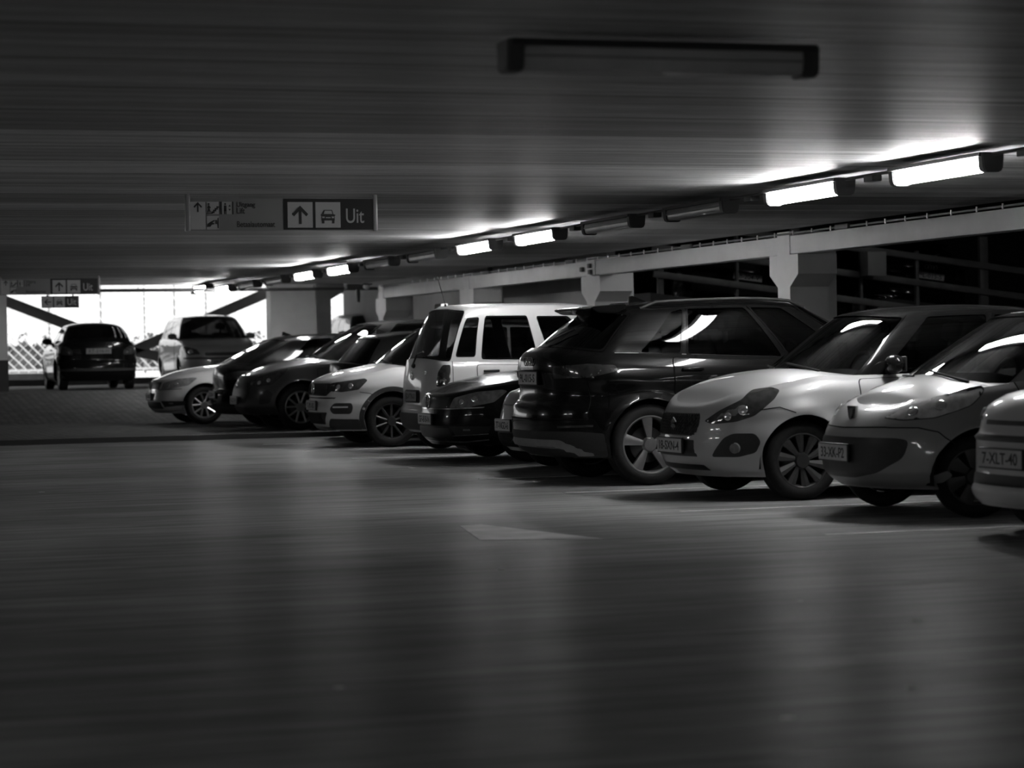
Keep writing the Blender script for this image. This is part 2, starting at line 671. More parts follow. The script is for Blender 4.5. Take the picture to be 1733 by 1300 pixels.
def lower_mesh(lo, m, root, hood_to, deck_from=None):
    ps = list(np.linspace(0, lo.px(lo.c['rf'] + 1e-3), 52))
    xs = list(np.arange(lo.c['rf'] + .03, lo.x1 - lo.c['rr'], .06))
    for xw, R, zw in lo.arches:
        xs = [x for x in xs if abs(x - xw) > R + .02]
        xs += [xw + R * math.cos(t) for t in np.linspace(0, PI, 30)] + [xw - R - .006, xw + R + .006]
    ps = [p for p in ps if all(abs(lo.base(p)[0] - xw) > R + .02 for xw, R, _ in lo.arches)]
    ps += [lo.px(x) for x in xs if x < lo.x1 - .02]
    ps += list(np.linspace(lo.px(lo.x1 - lo.c['rr']), lo.pmax, 40))
    ps = np.array(sorted(ps))
    ps = ps[np.concatenate([[True], np.diff(ps) > .002])]
    ps = ps[~((ps > lo.px(lo.x1 - lo.c['rr'])) & np.array([any(abs(lo.base(p)[0] - xw) < R + .015 and abs(abs(lo.base(p)[0] - xw) - R) > 1 for xw, R, _ in lo.arches) for p in ps]))]
    full = np.concatenate([-ps[1:-1][::-1], ps])
    ts = np.concatenate([np.linspace(0, .86, 32), [.88, .90, .92, .935, .95, .962, .972, .982, .99, .996, 1.0]])
    zb, zt = lo.zbot(full), lo.ztop(full)
    V, N = [], []
    for t in ts:
        z = zb + t * (zt - zb)
        P = lo.P(full, z)
        zz = np.minimum(z, zt - .0045) if t > .99 else z
        N.append(lo.N(full, zz))
        V.append(P)
    nr, nc = len(ts), len(full)
    F = grid_faces(nr, nc, close=True)
    V = np.concatenate(V)
    N = np.concatenate(N)
    o = len(V)
    VV, NN, FF = [V], [N], list(F)

    def top(pp):
        nonlocal o
        x, y = lo.plan(pp, np.ones_like(pp))
        vs = np.linspace(-1, 1, 25)
        X = np.repeat(x, 25)
        Y = np.outer(y, vs).ravel()
        e = .004
        Z = lo.H(X, Y)
        n = np.stack([-(lo.H(X + e, Y) - lo.H(X - e, Y)) / (2 * e), -(lo.H(X, Y + e) - lo.H(X, Y - e)) / (2 * e), np.ones_like(X)], -1)
        n /= np.linalg.norm(n, axis=1, keepdims=True)
        VV.append(np.stack([X, Y, Z], -1))
        NN.append(n)
        f = grid_faces(len(pp), 25)
        FF.extend([tuple(i + o for i in q) for q in f])
        o += len(X)

    hx = ps[lo.base(ps)[0] <= hood_to]
    top(np.concatenate([np.linspace(0, hx[1], 6)[:-1], hx[1:]]))
    if deck_from is not None:
        top(ps[lo.base(ps)[0] >= deck_from])
    return mesh_obj('body', np.concatenate(VV), FF, m, root, normals=np.concatenate(NN))


def upper_mesh(up, m, root, holes, split):
    SY = .5
    h = .055
    VV, NN, FF = [], [], []
    o = 0
    ps = up.px(split)
    for a, b in ((-ps, ps), (ps, 2 * up.pmax - ps)):
        hs = []
        for poly in holes:
            q = np.array(poly, float)
            for sh in (-2 * up.pmax, 0, 2 * up.pmax):
                if q[:, 0].min() + sh > a and q[:, 0].max() + sh < b:
                    hs.append(roundpoly(np.stack([q[:, 0] + sh, q[:, 1] * SY], -1), .032))
        uv, fs = fill(np.array([(a, 0), (b, 0), (b, SY * .86), (b, SY), (a, SY), (a, SY * .86)], float), hs, h)
        # extra rows close to the roof edge come from the top strip below
        P = up.P(uv[:, 0], uv[:, 1] / SY)
        N = up.N(uv[:, 0], np.clip(uv[:, 1] / SY, .01, .99), .008)
        for f in fs:
            i, j, k = f[:3]
            ccw = (uv[j, 0] - uv[i, 0]) * (uv[k, 1] - uv[i, 1]) - (uv[j, 1] - uv[i, 1]) * (uv[k, 0] - uv[i, 0]) > 0
            FF.append(tuple(v + o for v in (f[::-1] if ccw else f)))
        VV.append(P)
        NN.append(N)
        o += len(P)
    # roof
    pp = np.concatenate([np.linspace(0, up.pmax, 90)])
    x, y = up.plan(pp, np.ones_like(pp))
    vs = np.linspace(-1, 1, 25)
    X = np.repeat(x, 25)
    Y = np.outer(y, vs).ravel()
    e = .004
    n = np.stack([-(up.roof(X + e, Y) - up.roof(X - e, Y)) / (2 * e), -(up.roof(X, Y + e) - up.roof(X, Y - e)) / (2 * e), np.ones_like(X)], -1)
    VV.append(np.stack([X, Y, up.roof(X, Y)], -1))
    NN.append(n / np.linalg.norm(n, axis=1, keepdims=True))
    FF += [tuple(i + o for i in q) for q in grid_faces(len(pp), 25)]
    return mesh_obj('cabin_shell', np.concatenate(VV), FF, m, root, normals=np.concatenate(NN))


def ellipsoid(bm, c, s, mi=0, seg=16):
    r = bmesh.ops.create_uvsphere(bm, u_segments=seg, v_segments=seg // 2, radius=1.0)
    bmesh.ops.transform(bm, matrix=Matrix.Translation(c) @ Matrix.Diagonal((*s, 1)), verts=r['verts'])
    for f in {f for v in r['verts'] for f in v.link_faces}:
        f.material_index = mi


def seat(root, x, y, z, name='front_seat', w=.46, m=None, rest=True, hz=.62):
    bm = bmesh.new()
    add_box(bm, (x, y, z - .1), (.5, w, .16), .05)
    hb = hz * .78
    add_box(bm, (x + .25, y, z + hb / 2 - .08), (.13, w, hb), .055, rot=(0, math.radians(14), 0))
    if rest:
        add_box(bm, (x + .30 + .1 * hb, y, z + hz - .07), (.09, w * .55, .15), .04, rot=(0, math.radians(10), 0))
        add_tube(bm, [(x + .28 + .1 * hb, y, z + hb - .12), (x + .30 + .1 * hb, y, z + hz - .1)], .03, 8)
    return bm_obj(name, bm, m or M_SEAT, root, 50)


def plate(root, sh, z, txt, p=0.0, w=.52, h=.11, rear=False, face=None, push=.012, tilt=0.0):
    """number plate: backing, face and lettering; looks along -x (front) or +x (rear)"""
    P = sh.P(np.array([sh.pmax if rear else p]), np.array([z]))[0]
    sg = 1 if rear else -1
    x = P[0] + sg * push
    y = P[1]
    bm = bmesh.new()
    add_box(bm, (x, y, z), (.016, w + .02, h + .02), .004)
    o = bm_obj('number_plate', bm, M_BLACK, root, 40)
    box_obj('plate_face', (x + sg * .010, y, z), (.004, w, h), face or M_PLATE, o)
    M = Matrix.Translation((x + sg * .0125, y, z)) @ Matrix.Rotation(PI / 2 * sg, 4, 'Z') @ Matrix.Rotation(PI / 2, 4, 'X')
    if txt:
        text_obj('plate_lettering', txt, .1, M_INK, o, M, .001, fit=(w * .82, h * .66), bold=.001)
    return o


def make_car(name, label, c, loc, rear_out, feat=None, group=None, steer=0.0):
    cc = dict(DEF)
    cc.update(c)
    c = cc
    root = empty(name, loc, PI if rear_out else 0.0)
    if rear_out:                       # loc is where the TAIL stands: local x runs from the nose, so shift
        root.location.x += c['L']
    tag(root, label, c.get('cat', 'car'), group)
    lo = Lower(c)
    u = dict(rf=.42, nf=2.5, rr=.35, nr=2.8)
    u.update(c['up'])
    up = Upper(lo, u)
    m = c['paint']
    lower_mesh(lo, m, root, u['x0'] + u['rf'] + .12, c.get('deck'))
    # window openings in chart space
    P1 = up.px(u['x0'] + u['rf'])
    P2 = up.px(u['x1'] - u['rr'])
    ap = c.get('apillar', .10)
    wz0, wz1 = c.get('wz', (.04, .93))
    holes, panes = [], []
    ws = [(-(P1 - ap), wz0), (P1 - ap, wz0), ((P1 - ap), wz1), (-(P1 - ap), wz1)]
    if c.get('ws', True):
        holes.append(ws)
        panes.append(('windscreen', ws, c.get('gfront', G_CLEAR)))
    rp = c.get('rpillar', .16)
    rz0, rz1 = c.get('rz', (.12, .86))
    rw = [(P2 + rp, rz0), (2 * up.pmax - P2 - rp, rz0), (2 * up.pmax - P2 - rp * 1.1, rz1), (P2 + rp * 1.1, rz1)]
    if c.get('rwin', True):
        holes.append(rw)
        panes.append(('rear_window', rw, c.get('grear', G_TINT)))
    for poly in c['win']:
        for sg in (1, -1):
            q = [(up.px(x) * sg, z) for x, z in poly[:4 + 8]]
            if sg < 0:
                q = q[::-1]
            holes.append(q)
            xm = sum(x for x, _ in poly) / len(poly)
            panes.append(('side_window', q, c.get('gside', G_TINT) if xm > c.get('split', 2.4) else c.get('gfs', G_TINT)))
    upper_mesh(up, c.get('roof_paint', m), root, holes, c['split'])
    for nm, q, g in panes:
        o = patch(nm, up, q, g, root, off=-.004, r=.032, h=.06, sy=.5, rim=False)
        cx = np.array([a for a, _ in q])
        cm = (cx.max() + cx.min()) / 2
        w_ = c.get('seal', .022)
        out = [(a + (w_ if a > cm else -w_), min(max(b + (w_ * 2 if b > .5 else -w_ * 2), .008), .985)) for a, b in q]
        patch('window_seal', up, out, M_GLOSS if c.get('dark_seal', True) else m, o, off=.003, r=.034, h=.07, sy=.5, holes=[q], rim=False)
    # underside, wheel wells, wheels
    bm = bmesh.new()
    add_box(bm, (c['L'] / 2, 0, c['zs'] + .09), (c['L'] - .7, 2 * lo.hw - .5, .12), .03)
    add_box(bm, ((c['xw1'] + c['xw2']) / 2, 0, c['zs'] + .08), (c['xw2'] - c['xw1'] - 2 * c['rw'] - .12, 2 * lo.hw - .16, .1), .03)
    bm_obj('underbody', bm, M_DARK, root)
    R = c['rw'] + c.get('gap', .045)
    for xw in (c['xw1'], c['xw2']):
        for sg in (1, -1):
            bm = bmesh.new()
            n = 18
            A, B = [], []
            for k in range(n + 1):
                t = PI * k / n * 1.1 - PI * .05
                A.append(bm.verts.new((xw + R * 1.01 * math.cos(t), sg * (lo.hw - .035), c['rw'] + R * 1.01 * math.sin(t))))
                B.append(bm.verts.new((xw + R * 1.01 * math.cos(t), sg * (lo.hw - .36), c['rw'] + R * 1.01 * math.sin(t))))
            for k in range(n):
                bm.faces.new((A[k], A[k + 1], B[k + 1], B[k]))
            bm.faces.new(B)
            bm_obj('wheel_well', bm, M_DARK, root)
    tw = c.get('tw', .205)
    wm = wheel_meshes(*c['wheel'])
    yw = lo.hw - c.get('inset', .035) - tw / 2
    for xw in (c['xw1'], c['xw2']):
        for sg in (1, -1):
            put_wheel(root, xw, sg * yw, c['rw'], wm, steer if xw == c['xw1'] else 0)
    # cabin
    zb = float(lo.H(u['x0'] + 1.0, lo.hw * .9))
    xa = u['xr0']
    bm = bmesh.new()
    add_box(bm, ((u['x0'] + u['x1']) / 2 + .1, 0, zb - .45), (u['x1'] - u['x0'] - .5, 2 * lo.hw - .34, .06), .02)
    bm_obj('cabin_floor', bm, M_DARK, root)
    bm = bmesh.new()
    add_box(bm, (u['x0'] + .52, 0, zb - .14), (.5, 2 * lo.hw - .44, .26), .08)
    bm_obj('dashboard', bm, M_SEAT, root, 50)
    bm = bmesh.new()
    add_tube(bm, [(u['x0'] + .9 + .06 * math.sin(t), .36 + .18 * math.cos(t), zb + .0 + .17 * math.sin(t)) for t in np.linspace(0, 2 * PI, 25)], .016, 8, False)
    add_tube(bm, [(u['x0'] + .72, .36, zb - .1), (u['x0'] + .9, .36, zb)], .03, 8)
    bm_obj('steering_wheel', bm, M_SEAT, root, 60)
    hz = min(.62, float(up.roof(xa + .7, .4)) - zb + .22 - .13)
    for sg in (1, -1):
        seat(root, xa + c.get('seatx', .35), sg * .36, zb - .22, m=c.get('seatm', M_SEAT), hz=hz, w=.44)
    if c.get('rear_seat', True):
        seat(root, min(xa + c.get('seatx', .35) + .95, u['xr1'] - .62), 0, zb - .2, 'rear_seat', 1.1, rest=False, hz=min(.55, hz), m=c.get('seatm', M_SEAT))
    # door mirrors
    if c.get('mirrors', True):
        mm = c.get('mirror_m', m)
        for sg in (1, -1):
            b = up.P(np.array([sg * up.px(u['x0'] + u['rf'] + .16)]), np.array([.1]))[0]
            bm = bmesh.new()
            ellipsoid(bm, (b[0] - .01, b[1] + sg * .13, b[2] + .05), (.075, .115, .075))
            add_box(bm, (b[0] + .045, b[1] + sg * .13, b[2] + .05), (.02, .19, .12), .008, mi=1)
            add_tube(bm, [(b[0], b[1] - sg * .03, b[2] - .02), (b[0], b[1] + sg * .09, b[2] + .01)], .03, 8, mi=1)
            bm_obj('wing_mirror', bm, [mm, M_BLACK], root, 50)
    K = dict(root=root, lo=lo, up=up, c=c, m=m, P1=P1, P2=P2)
    if feat:
        feat(K)
    return root


# ------------------------------------------------------------------ shared features
def seam(K, pts, w=.008, side='lo', m=None, name='panel_gap', sy=1.0):
    sh = K[side]
    return patch(name, sh, strip(pts, w), m or M_DARK, K['root'], off=.004, r=0, h=.05, sy=sy, rim=False)


def doors(K, xs, z0=.27, handle=True, hz=None):
    """side doors as panels a hair proud of the body, each with its gap and its handle"""
    lo, root = K['lo'], K['root']
    ar = lo.arches
    for sg in (1, -1):
        for a, b in xs:
            def edge(x, n=7):
                pts = []
                for z in np.linspace(z0, 1, n):
                    pts.append((x, z))
                return pts
            pa, pb = lo.px(a), lo.px(b)
            ztA = float(lo.ztop(np.array([pa]))[0]) - .035
            ztB = float(lo.ztop(np.array([pb]))[0]) - .035
            xw, R, zw = ar[1]
            poly = [(pa, z0), (pb, z0)]
            if b > xw - R - .06:
                bb = xw - R - .07
                poly = [(pa, z0), (lo.px(bb), z0), (lo.px(bb), zw + .05)]
                poly += [(lo.px(xw - (R + .07) * math.cos(t)), zw + (R + .07) * math.sin(t)) for t in np.linspace(.2, math.acos(max(-1, min(1, (xw - b) / (R + .07)))), 5)]
            poly += [(pb, ztB), (pa, ztA)]
            cx = sum(p[0] for p in poly) / len(poly)
            cz = sum(p[1] for p in poly) / len(poly)
            big = [(p + (.007 if p > cx else -.007), z + (.007 if z > cz else -.007)) for p, z in poly]
            fl = sg < 0
            d = patch('door', lo, poly, K['m'], root, off=.009, r=.04, h=.05, flip=fl, rim=False)
            patch('door_gap', lo, big, M_DARK, d, off=.004, r=.045, h=.05, flip=fl, rim=False)
            if handle:
                ph = lo.px(b - .17)
                q = lo.P(np.array([sg * ph]), np.array([(hz or ztB - .1)]))[0]
                bm = bmesh.new()
                add_box(bm, (q[0], q[1] + sg * .03, q[2]), (.2, .02, .028), .009)
                for dx in (-.08, .08):
                    add_box(bm, (q[0] + dx, q[1] + sg * .012, q[2]), (.03, .04, .022), .006)
                bm_obj('door_handle', bm, K['c'].get('handle_m', K['m']), d, 40)


def arch_trim(K, w=.06, m=None, which=(0, 1), off=.010):
    lo = K['lo']
    for i in which:
        xw, R, zw = lo.arches[i]
        for fl in (False, True):
            t = np.linspace(0.02, PI - .02, 26)
            zf = lambda tt: (tt)
            inner = [(lo.px(xw + (R + .002) * math.cos(a)), zw + (R + .002) * math.sin(a)) for a in t]
            outer = [(lo.px(xw + (R + w) * math.cos(a)), zw + (R + w) * math.sin(a)) for a in t]
            zl = lo.zs + .02
            inner = [(inner[0][0], zl)] + inner + [(inner[-1][0], zl)]
            outer = [(outer[0][0], zl)] + outer + [(outer[-1][0], zl)]
            patch('wheel_arch_trim', lo, inner + outer[::-1], m or M_MATT, K['root'], off=off, r=0, h=.04, flip=fl)


def sill(K, z1=.30, m=None, off=.009):
    lo = K['lo']
    (x1, R1, _), (x2, R2, _) = lo.arches
    for fl in (False, True):
        patch('sill_trim', lo, [(lo.px(x1 + R1 + .01), lo.zs + .005), (lo.px(x2 - R2 - .01), lo.zs + .005), (lo.px(x2 - R2 - .01), z1), (lo.px(x1 + R1 + .01), z1)],
              m or M_MATT, K['root'], off=off, r=0, h=.06, flip=fl)


def wipers(K, n=2, y0=-.55):
    up, root = K['up'], K['root']
    for i in range(n):
        a = up.pf(abs(y0 + i * .62)) * (1 if y0 + i * .62 > 0 else -1)
        P = up.P(np.array([a, a + .18, a + .5]), np.array([.02, .05, .10]))
        N = up.N(np.array([a, a + .18, a + .5]), np.array([.03, .05, .10]), .01)
        bm = bmesh.new()
        add_tube(bm, [Vector(P[k]) + Vector(N[k]) * .02 for k in range(3)], .009, 6)
        bm_obj('wiper', bm, M_BLACK, root, 60)


def aerial(K, x, y=0, h=.35, lean=.12, fin=False):
    z = float(K['up'].roof(x, y))
    bm = bmesh.new()
    if fin:
        add_prism(bm, [(x - .10, z - .005), (x + .09, z - .005), (x + .085, z + .055), (x + .06, z + .06)], y - .016, y + .016)
        bm_obj('shark_fin_aerial', bm, K['c'].get('roof_paint', K['m']), K['root'])
    else:
        add_tube(bm, [(x, y, z - .01), (x + .005, y, z + .02)], .014, 8)
        add_tube(bm, [(x + .005, y, z + .02), (x + lean, y, z + h)], .004, 6)
        bm_obj('roof_aerial', bm, M_BLACK, K['root'], 60)


def rails(K, x0, x1, m=None, y=None):
    up = K['up']
    y = y or up.hwr - .03
    for sg in (1, -1):
        bm = bmesh.new()
        pts = []
        for x in np.linspace(x0, x1, 12):
            k = 0 if x in (x0, x1) else 1
            pts.append((x, sg * y, float(up.roof(x, y)) + (.035 if k else -.01)))
        add_tube(bm, pts, .015, 8)
        bm_obj('roof_rail', bm, m or M_BLACK, K['root'], 60)


def headlamp(K, poly, m=None, bulbs=(), drl=None, off=.006, inner=None):
    """lamp unit on both front corners, with reflectors set on its face"""
    lo, root = K['lo'], K['root']
    for fl in (False, True):
        o = patch('headlamp', lo, poly, m or M_LENS, root, off=off, r=.025, h=.03, flip=fl)
        if inner:
            patch('lamp_bezel', lo, inner, M_LENSD, o, off=off + .003, r=.02, h=.03, flip=fl)
        for (p, z, r) in bulbs:
            sg = -1 if fl else 1
            q = lo.P(np.array([p * sg]), np.array([z]))[0]
            n = lo.N(np.array([p * sg]), np.array([z]))[0]
            bm = bmesh.new()
            M = Matrix.Translation(Vector(q) + Vector(n) * (off + .003)) @ Vector(n).to_track_quat('Z', 'Y').to_matrix().to_4x4()
            r_ = bmesh.ops.create_uvsphere(bm, u_segments=16, v_segments=8, radius=r)
            bmesh.ops.transform(bm, matrix=M @ Matrix.Diagonal((1, 1, .25, 1)), verts=r_['verts'])
            bm_obj('lamp_reflector', bm, M_REFL, o, 60)
        if drl:
            patch('light_strip', lo, drl, M_DRL, o, off=off + .005, r=.006, h=.03, flip=fl)


def panel(K, name, poly, m, off=.006, mirror=False, r=.02, h=.035, parent=None):
    if mirror:
        return [patch(name, K['lo'], poly, m, parent or K['root'], off=off, r=r, h=h, flip=f) for f in (False, True)]
    return [patch(name, K['lo'], poly, m, parent or K['root'], off=off, r=r, h=h)]


def slats(K, parent, p0, p1, zs, hgt, m, off=.012):
    for z in zs:
        patch('grille_bar', K['lo'], [(p0, z - hgt / 2), (p1, z - hgt / 2), (p1, z + hgt / 2), (p0, z + hgt / 2)], m, parent, off=off, r=.004, h=.04)


def mesh_pattern(K, parent, p0, p1, z0, z1, m, step=.05, off=.010, name='grille_mesh'):
    """open diagonal lattice laid over an intake"""
    lo = K['lo']
    bm = bmesh.new()
    a = p0 - (z1 - z0)
    while a < p1:
        for d in (1, -1):
            s0, e0 = (a, a + (z1 - z0)) if d > 0 else (a + (z1 - z0), a)
            t0, t1 = 0.0, 1.0
            for lim, sgn in ((p0, 1), (p1, -1)):
                fa, fb = sgn * (s0 - lim), sgn * (e0 - lim)
                if fa < 0 and fb < 0:
                    t0, t1 = 1, 0
                elif fa < 0:
                    t0 = max(t0, fa / (fa - fb))
                elif fb < 0:
                    t1 = min(t1, fa / (fa - fb))
            if t1 - t0 > .05:
                tt = np.linspace(t0, t1, 6)
                pp = s0 + (e0 - s0) * tt
                zz = z0 + (z1 - z0) * tt
                P = lo.P(pp, zz) + lo.N(pp, zz) * off
                add_tube(bm, [tuple(q) for q in P], .004, 4, False)
        a += step
    return bm_obj(name, bm, m, parent, 60)


def ring_badge(K, z, r, m, rear=False, push=.014, tube=.006, y=0.0, parent=None):
    lo = K['lo']
    p = (lo.pmax if rear else 0.0)
    q = lo.P(np.array([p]), np.array([z]))[0]
    sg = 1 if rear else -1
    bm = bmesh.new()
    add_tube(bm, [(q[0] + sg * push, y + r * math.cos(t), z + r * math.sin(t)) for t in np.linspace(0, 2 * PI, 25)], tube, 6, False)
    return bm, q[0] + sg * push, parent or K['root']
# ------------------------------------------------------------------ car models
P_SILVER = paint('silver', .42, .2, .42)
P_GREY = paint('mid_grey', .30, .2, .4)
P_WHITE = paint('white', .60)
P_CREAM = paint('van_white', .50)
P_BLACK = paint('black', .004, 0, .2)
P_BLACK2 = paint('soft_black', .010, .2, .25)
P_DARK = paint('dark_grey', .06, .3, .35)
P_LIGHT = paint('light_silver', .5, .2, .4)


# --- small silver hatchback with a black roof
C_HATCH = dict(L=3.84, W=1.735, zs=.19, xw1=.77, xw2=3.22, rw=.312, gap=.05, wheel=('hatch', .312, .19, .212, 10, M_ALLOYD, 'fan'), tw=.19,
               rf=.82, nf=2.55, rr=.6, nr=2.6, flare=.04,
               front=[(0, .13), (.1, .06), (.22, .02), (.36, 0), (.55, .01), (.75, .035), (.88, .065), (.95, .095), (1, .15)],
               hood=[(0, .70), (.15, .765), (.33, .90), (.5, .965), (.69, 1.005), (1.0, 1.03), (1.3, 1.02), (2.4, 1.04), (3.84, 1.09)],
               crown=[(0, .05), (.5, .085), (.9, .06), (1.5, .05), (3.8, .045)], kh=2.4,
               side=[(0, .08), (.08, .035), (.25, .012), (.45, .004), (.6, .014), (.72, .0), (.84, .014), (.93, .045), (1, .10)],
               paint=P_SILVER, roof_paint=P_BLACK2, mirror_m=P_BLACK2,
               up=dict(x0=.93, x1=3.68, xr0=1.63, xr1=3.40, hwr=.58, rf=.42, nf=2.2, rcrown=.06,
                       roof=[(1.3, 1.40), (1.63, 1.475), (2.0, 1.52), (2.5, 1.535), (2.9, 1.52), (3.4, 1.46), (3.8, 1.40)]),
               win=[[(1.46, .05), (2.34, .05), (2.34, .91), (1.56, .91)], [(2.44, .05), (3.04, .12), (3.04, .91), (2.44, .91)]], split=2.39,
               gfs=G_TINT, mirrors=True)


def f_hatch(K):
    lo, root = K['lo'], K['root']
    g = panel(K, 'grille', [(-.36, .50), (.36, .50), (.45, .60), (.40, .69), (-.40, .69), (-.45, .60)], M_BLACK, r=.03)[0]
    mesh_pattern(K, g, -.40, .40, .52, .675, M_MATT, .045)
    g2 = panel(K, 'lower_grille', [(-.42, .34), (.42, .34), (.37, .50), (-.37, .50)], M_BLACK, r=.02)[0]
    panel(K, 'grille_surround', [(-.48, .60), (-.42, .49), (-.46, .33), (.46, .33), (.42, .49), (.48, .60), (.42, .705), (-.42, .705)], K['m'], off=.004, r=.03)
    # curled S badge
    q = lo.P(np.array([0.]), np.array([.60]))[0]
    bm = bmesh.new()
    add_prism(bm, [(0, .055), (.055, .018), (.03, .002), (.055, -.018), (0, -.055), (-.055, -.018), (-.022, 0), (.0, .012), (.022, 0), (-.055, .018)][::-1], q[0] - .02, q[0] - .01, 'yz')
    bmesh.ops.translate(bm, vec=(0, 0, .60), verts=bm.verts)
    bm_obj('badge', bm, M_CHROME, root)
    plate(root, lo, .43, '18-SXN-4', push=.02)
    panel(K, 'lower_intake', [(-.5, .24), (.5, .24), (.45, .285), (-.45, .285)], M_BLACK, r=.012)
    s = lo.px
    e = s(.56)
    headlamp(K, [(.46, .63), (.56, .605), (.78, .625), (.92, .67), (e - .05, .80), (e, .87), (e - .08, .892), (e - .26, .875), (.80, .80), (.60, .71)],
             m=M_LENSD, bulbs=[(.70, .665, .032), (.82, .715, .04)], drl=[(.49, .63), (.57, .612), (.80, .637), (.80, .655), (.58, .632), (.53, .65)],
             inner=[(.90, .70), (1.0, .74), (e - .06, .845), (e - .2, .85), (.93, .79)])
    for fl in (False, True):
        patch('lamp_lens', lo, [(.56, .635), (.78, .655), (.84, .73), (.80, .765), (.62, .70)], M_LENS, root, off=.0085, r=.02, h=.03, flip=fl)
    for fg in panel(K, 'fog_recess', [(.56, .35), (.80, .35), (.93, .385), (.97, .47), (.93, .535), (.76, .535), (.68, .50)], M_BLACK, mirror=True, r=.03):
        pass
    for sg in (1, -1):
        q = lo.P(np.array([.78 * sg]), np.array([.42]))[0]
        n = Vector(lo.N(np.array([.78 * sg]), np.array([.42]))[0])
        bm = bmesh.new()
        bmesh.ops.create_cone(bm, cap_ends=True, segments=20, radius1=.045, radius2=.04, depth=.02,
                              matrix=Matrix.Translation(Vector(q) + n * .012) @ n.to_track_quat('Z', 'Y').to_matrix().to_4x4())
        bm_obj('fog_lamp', bm, M_LENS, root, 40)
    doors(K, [(1.26, 2.36), (2.375, 3.3)])
    for fl in (1, -1):
        seam(K, [(fl * s(.40), .715), (fl * s(.55), .735), (fl * s(.68), .69)])
    wipers(K)


# --- small rounded silver city car
C_CITY = dict(L=3.43, W=1.63, zs=.2, xw1=.70, xw2=3.04, rw=.285, gap=.06, wheel=('city', .285, .165, .19, 7, M_ALLOYD, 'blade'), tw=.165,
              rf=.80, nf=2.3, rr=.5, nr=2.5, flare=.035,
              front=[(0, .14), (.1, .05), (.2, .01), (.32, 0), (.5, .005), (.62, .02), (.72, .05), (.80, .09), (.86, .13), (.93, .19), (1, .28)],
              hood=[(0, .68), (.28, .78), (.4, .875), (.57, .95), (.8, 1.0), (1.1, 1.0), (1.4, .98), (2.4, 1.0), (3.43, 1.05)],
              crown=[(0, .06), (.6, .11), (1.2, .06), (3.4, .05)], kh=2.0,
              side=[(0, .08), (.1, .03), (.3, .006), (.5, 0), (.7, .012), (.85, .035), (.94, .065), (1, .11)],
              paint=P_GREY,
              up=dict(x0=.64, x1=3.28, xr0=1.48, xr1=3.0, hwr=.55, rf=.40, nf=2.6, rcrown=.06,
                      roof=[(1.2, 1.37), (1.5, 1.43), (2.2, 1.47), (2.8, 1.45), (3.4, 1.38)]),
              win=[[(1.22, .05), (2.16, .05), (2.16, .91), (1.32, .91)], [(2.28, .05), (2.8, .12), (2.8, .84), (2.28, .91)]], split=2.22, mirrors=True)


def f_city(K):
    lo, root = K['lo'], K['root']
    o = panel(K, 'air_intake', [(-.70, .545), (-.66, .42), (-.45, .315), (-.2, .275), (.2, .275), (.45, .315), (.66, .42), (.70, .545), (.6, .56), (-.6, .56)], M_BLACK, r=.05)[0]
    panel(K, 'bumper_bar', [(-.62, .40), (-.5, .375), (.5, .375), (.62, .40), (.67, .505), (.55, .515), (-.55, .515), (-.67, .505)], M_MATT, off=.022, r=.025)
    plate(root, lo, .45, '33-XK-P2', push=.03, w=.46)
    e = lo.px(.74)
    headlamp(K, [(.42, .70), (.62, .685), (.85, .70), (e - .14, .775), (e, .88), (e - .03, .905), (e - .2, .89), (.75, .83), (.52, .745)], m=mat('lamp_lens_clear', .62, .12, coat=1.0, var=.3, vscale=14),
             bulbs=[(.66, .735, .04), (.86, .775, .045)], off=.010)
    for fl in (False, True):
        q = [(.42, .70), (.62, .685), (.85, .70), (e - .14, .775), (e, .88), (e - .03, .905), (e - .2, .89), (.75, .83), (.52, .745)]
        cx, cz = .72, .78
        patch('lamp_seal', lo, [(cx + (a - cx) * 1.035, cz + (b - cz) * 1.08) for a, b in q], M_BLACK, root, off=.003, r=.03, h=.04, flip=fl)
    # shield shaped badge on the bonnet lip
    q = lo.P(np.array([0.]), np.array([.71]))[0]
    bm = bmesh.new()
    add_prism(bm, [(-.07, .065), (.07, .065), (.055, -.01), (.0, -.085), (-.055, -.01)], q[0] - .03, q[0] - .012, 'yz')
    add_prism(bm, [(-.04, .045), (.012, .05), (.03, .03), (.012, .01), (.03, -.012), (.0, -.05), (-.012, -.01), (-.03, .01)], q[0] - .038, q[0] - .03, 'yz', mi=1)
    bmesh.ops.translate(bm, vec=(0, 0, .71), verts=bm.verts)
    bm_obj('badge', bm, [M_CHROME, M_ALLOYD], root)
    panel(K, 'bumper_crease', [(.62, .245), (.9, .25), (1.0, .30), (.96, .335), (.8, .29)], K['m'], off=.018, mirror=True, r=.03)
    s = lo.px
    for f in (1, -1):
        seam(K, [(f * .50, .63), (f * s(.28), .63), (f * s(.40), .60), (f * s(.44), .56), (f * s(.50), .52)])
        seam(K, [(f * s(1.02), .93), (f * s(1.06), .6), (f * s(1.05), .3)])
    seam(K, [(-.5, .632), (0, .622), (.5, .632)])
    doors(K, [(1.10, 2.22), (2.235, 2.9)])
    wipers(K)


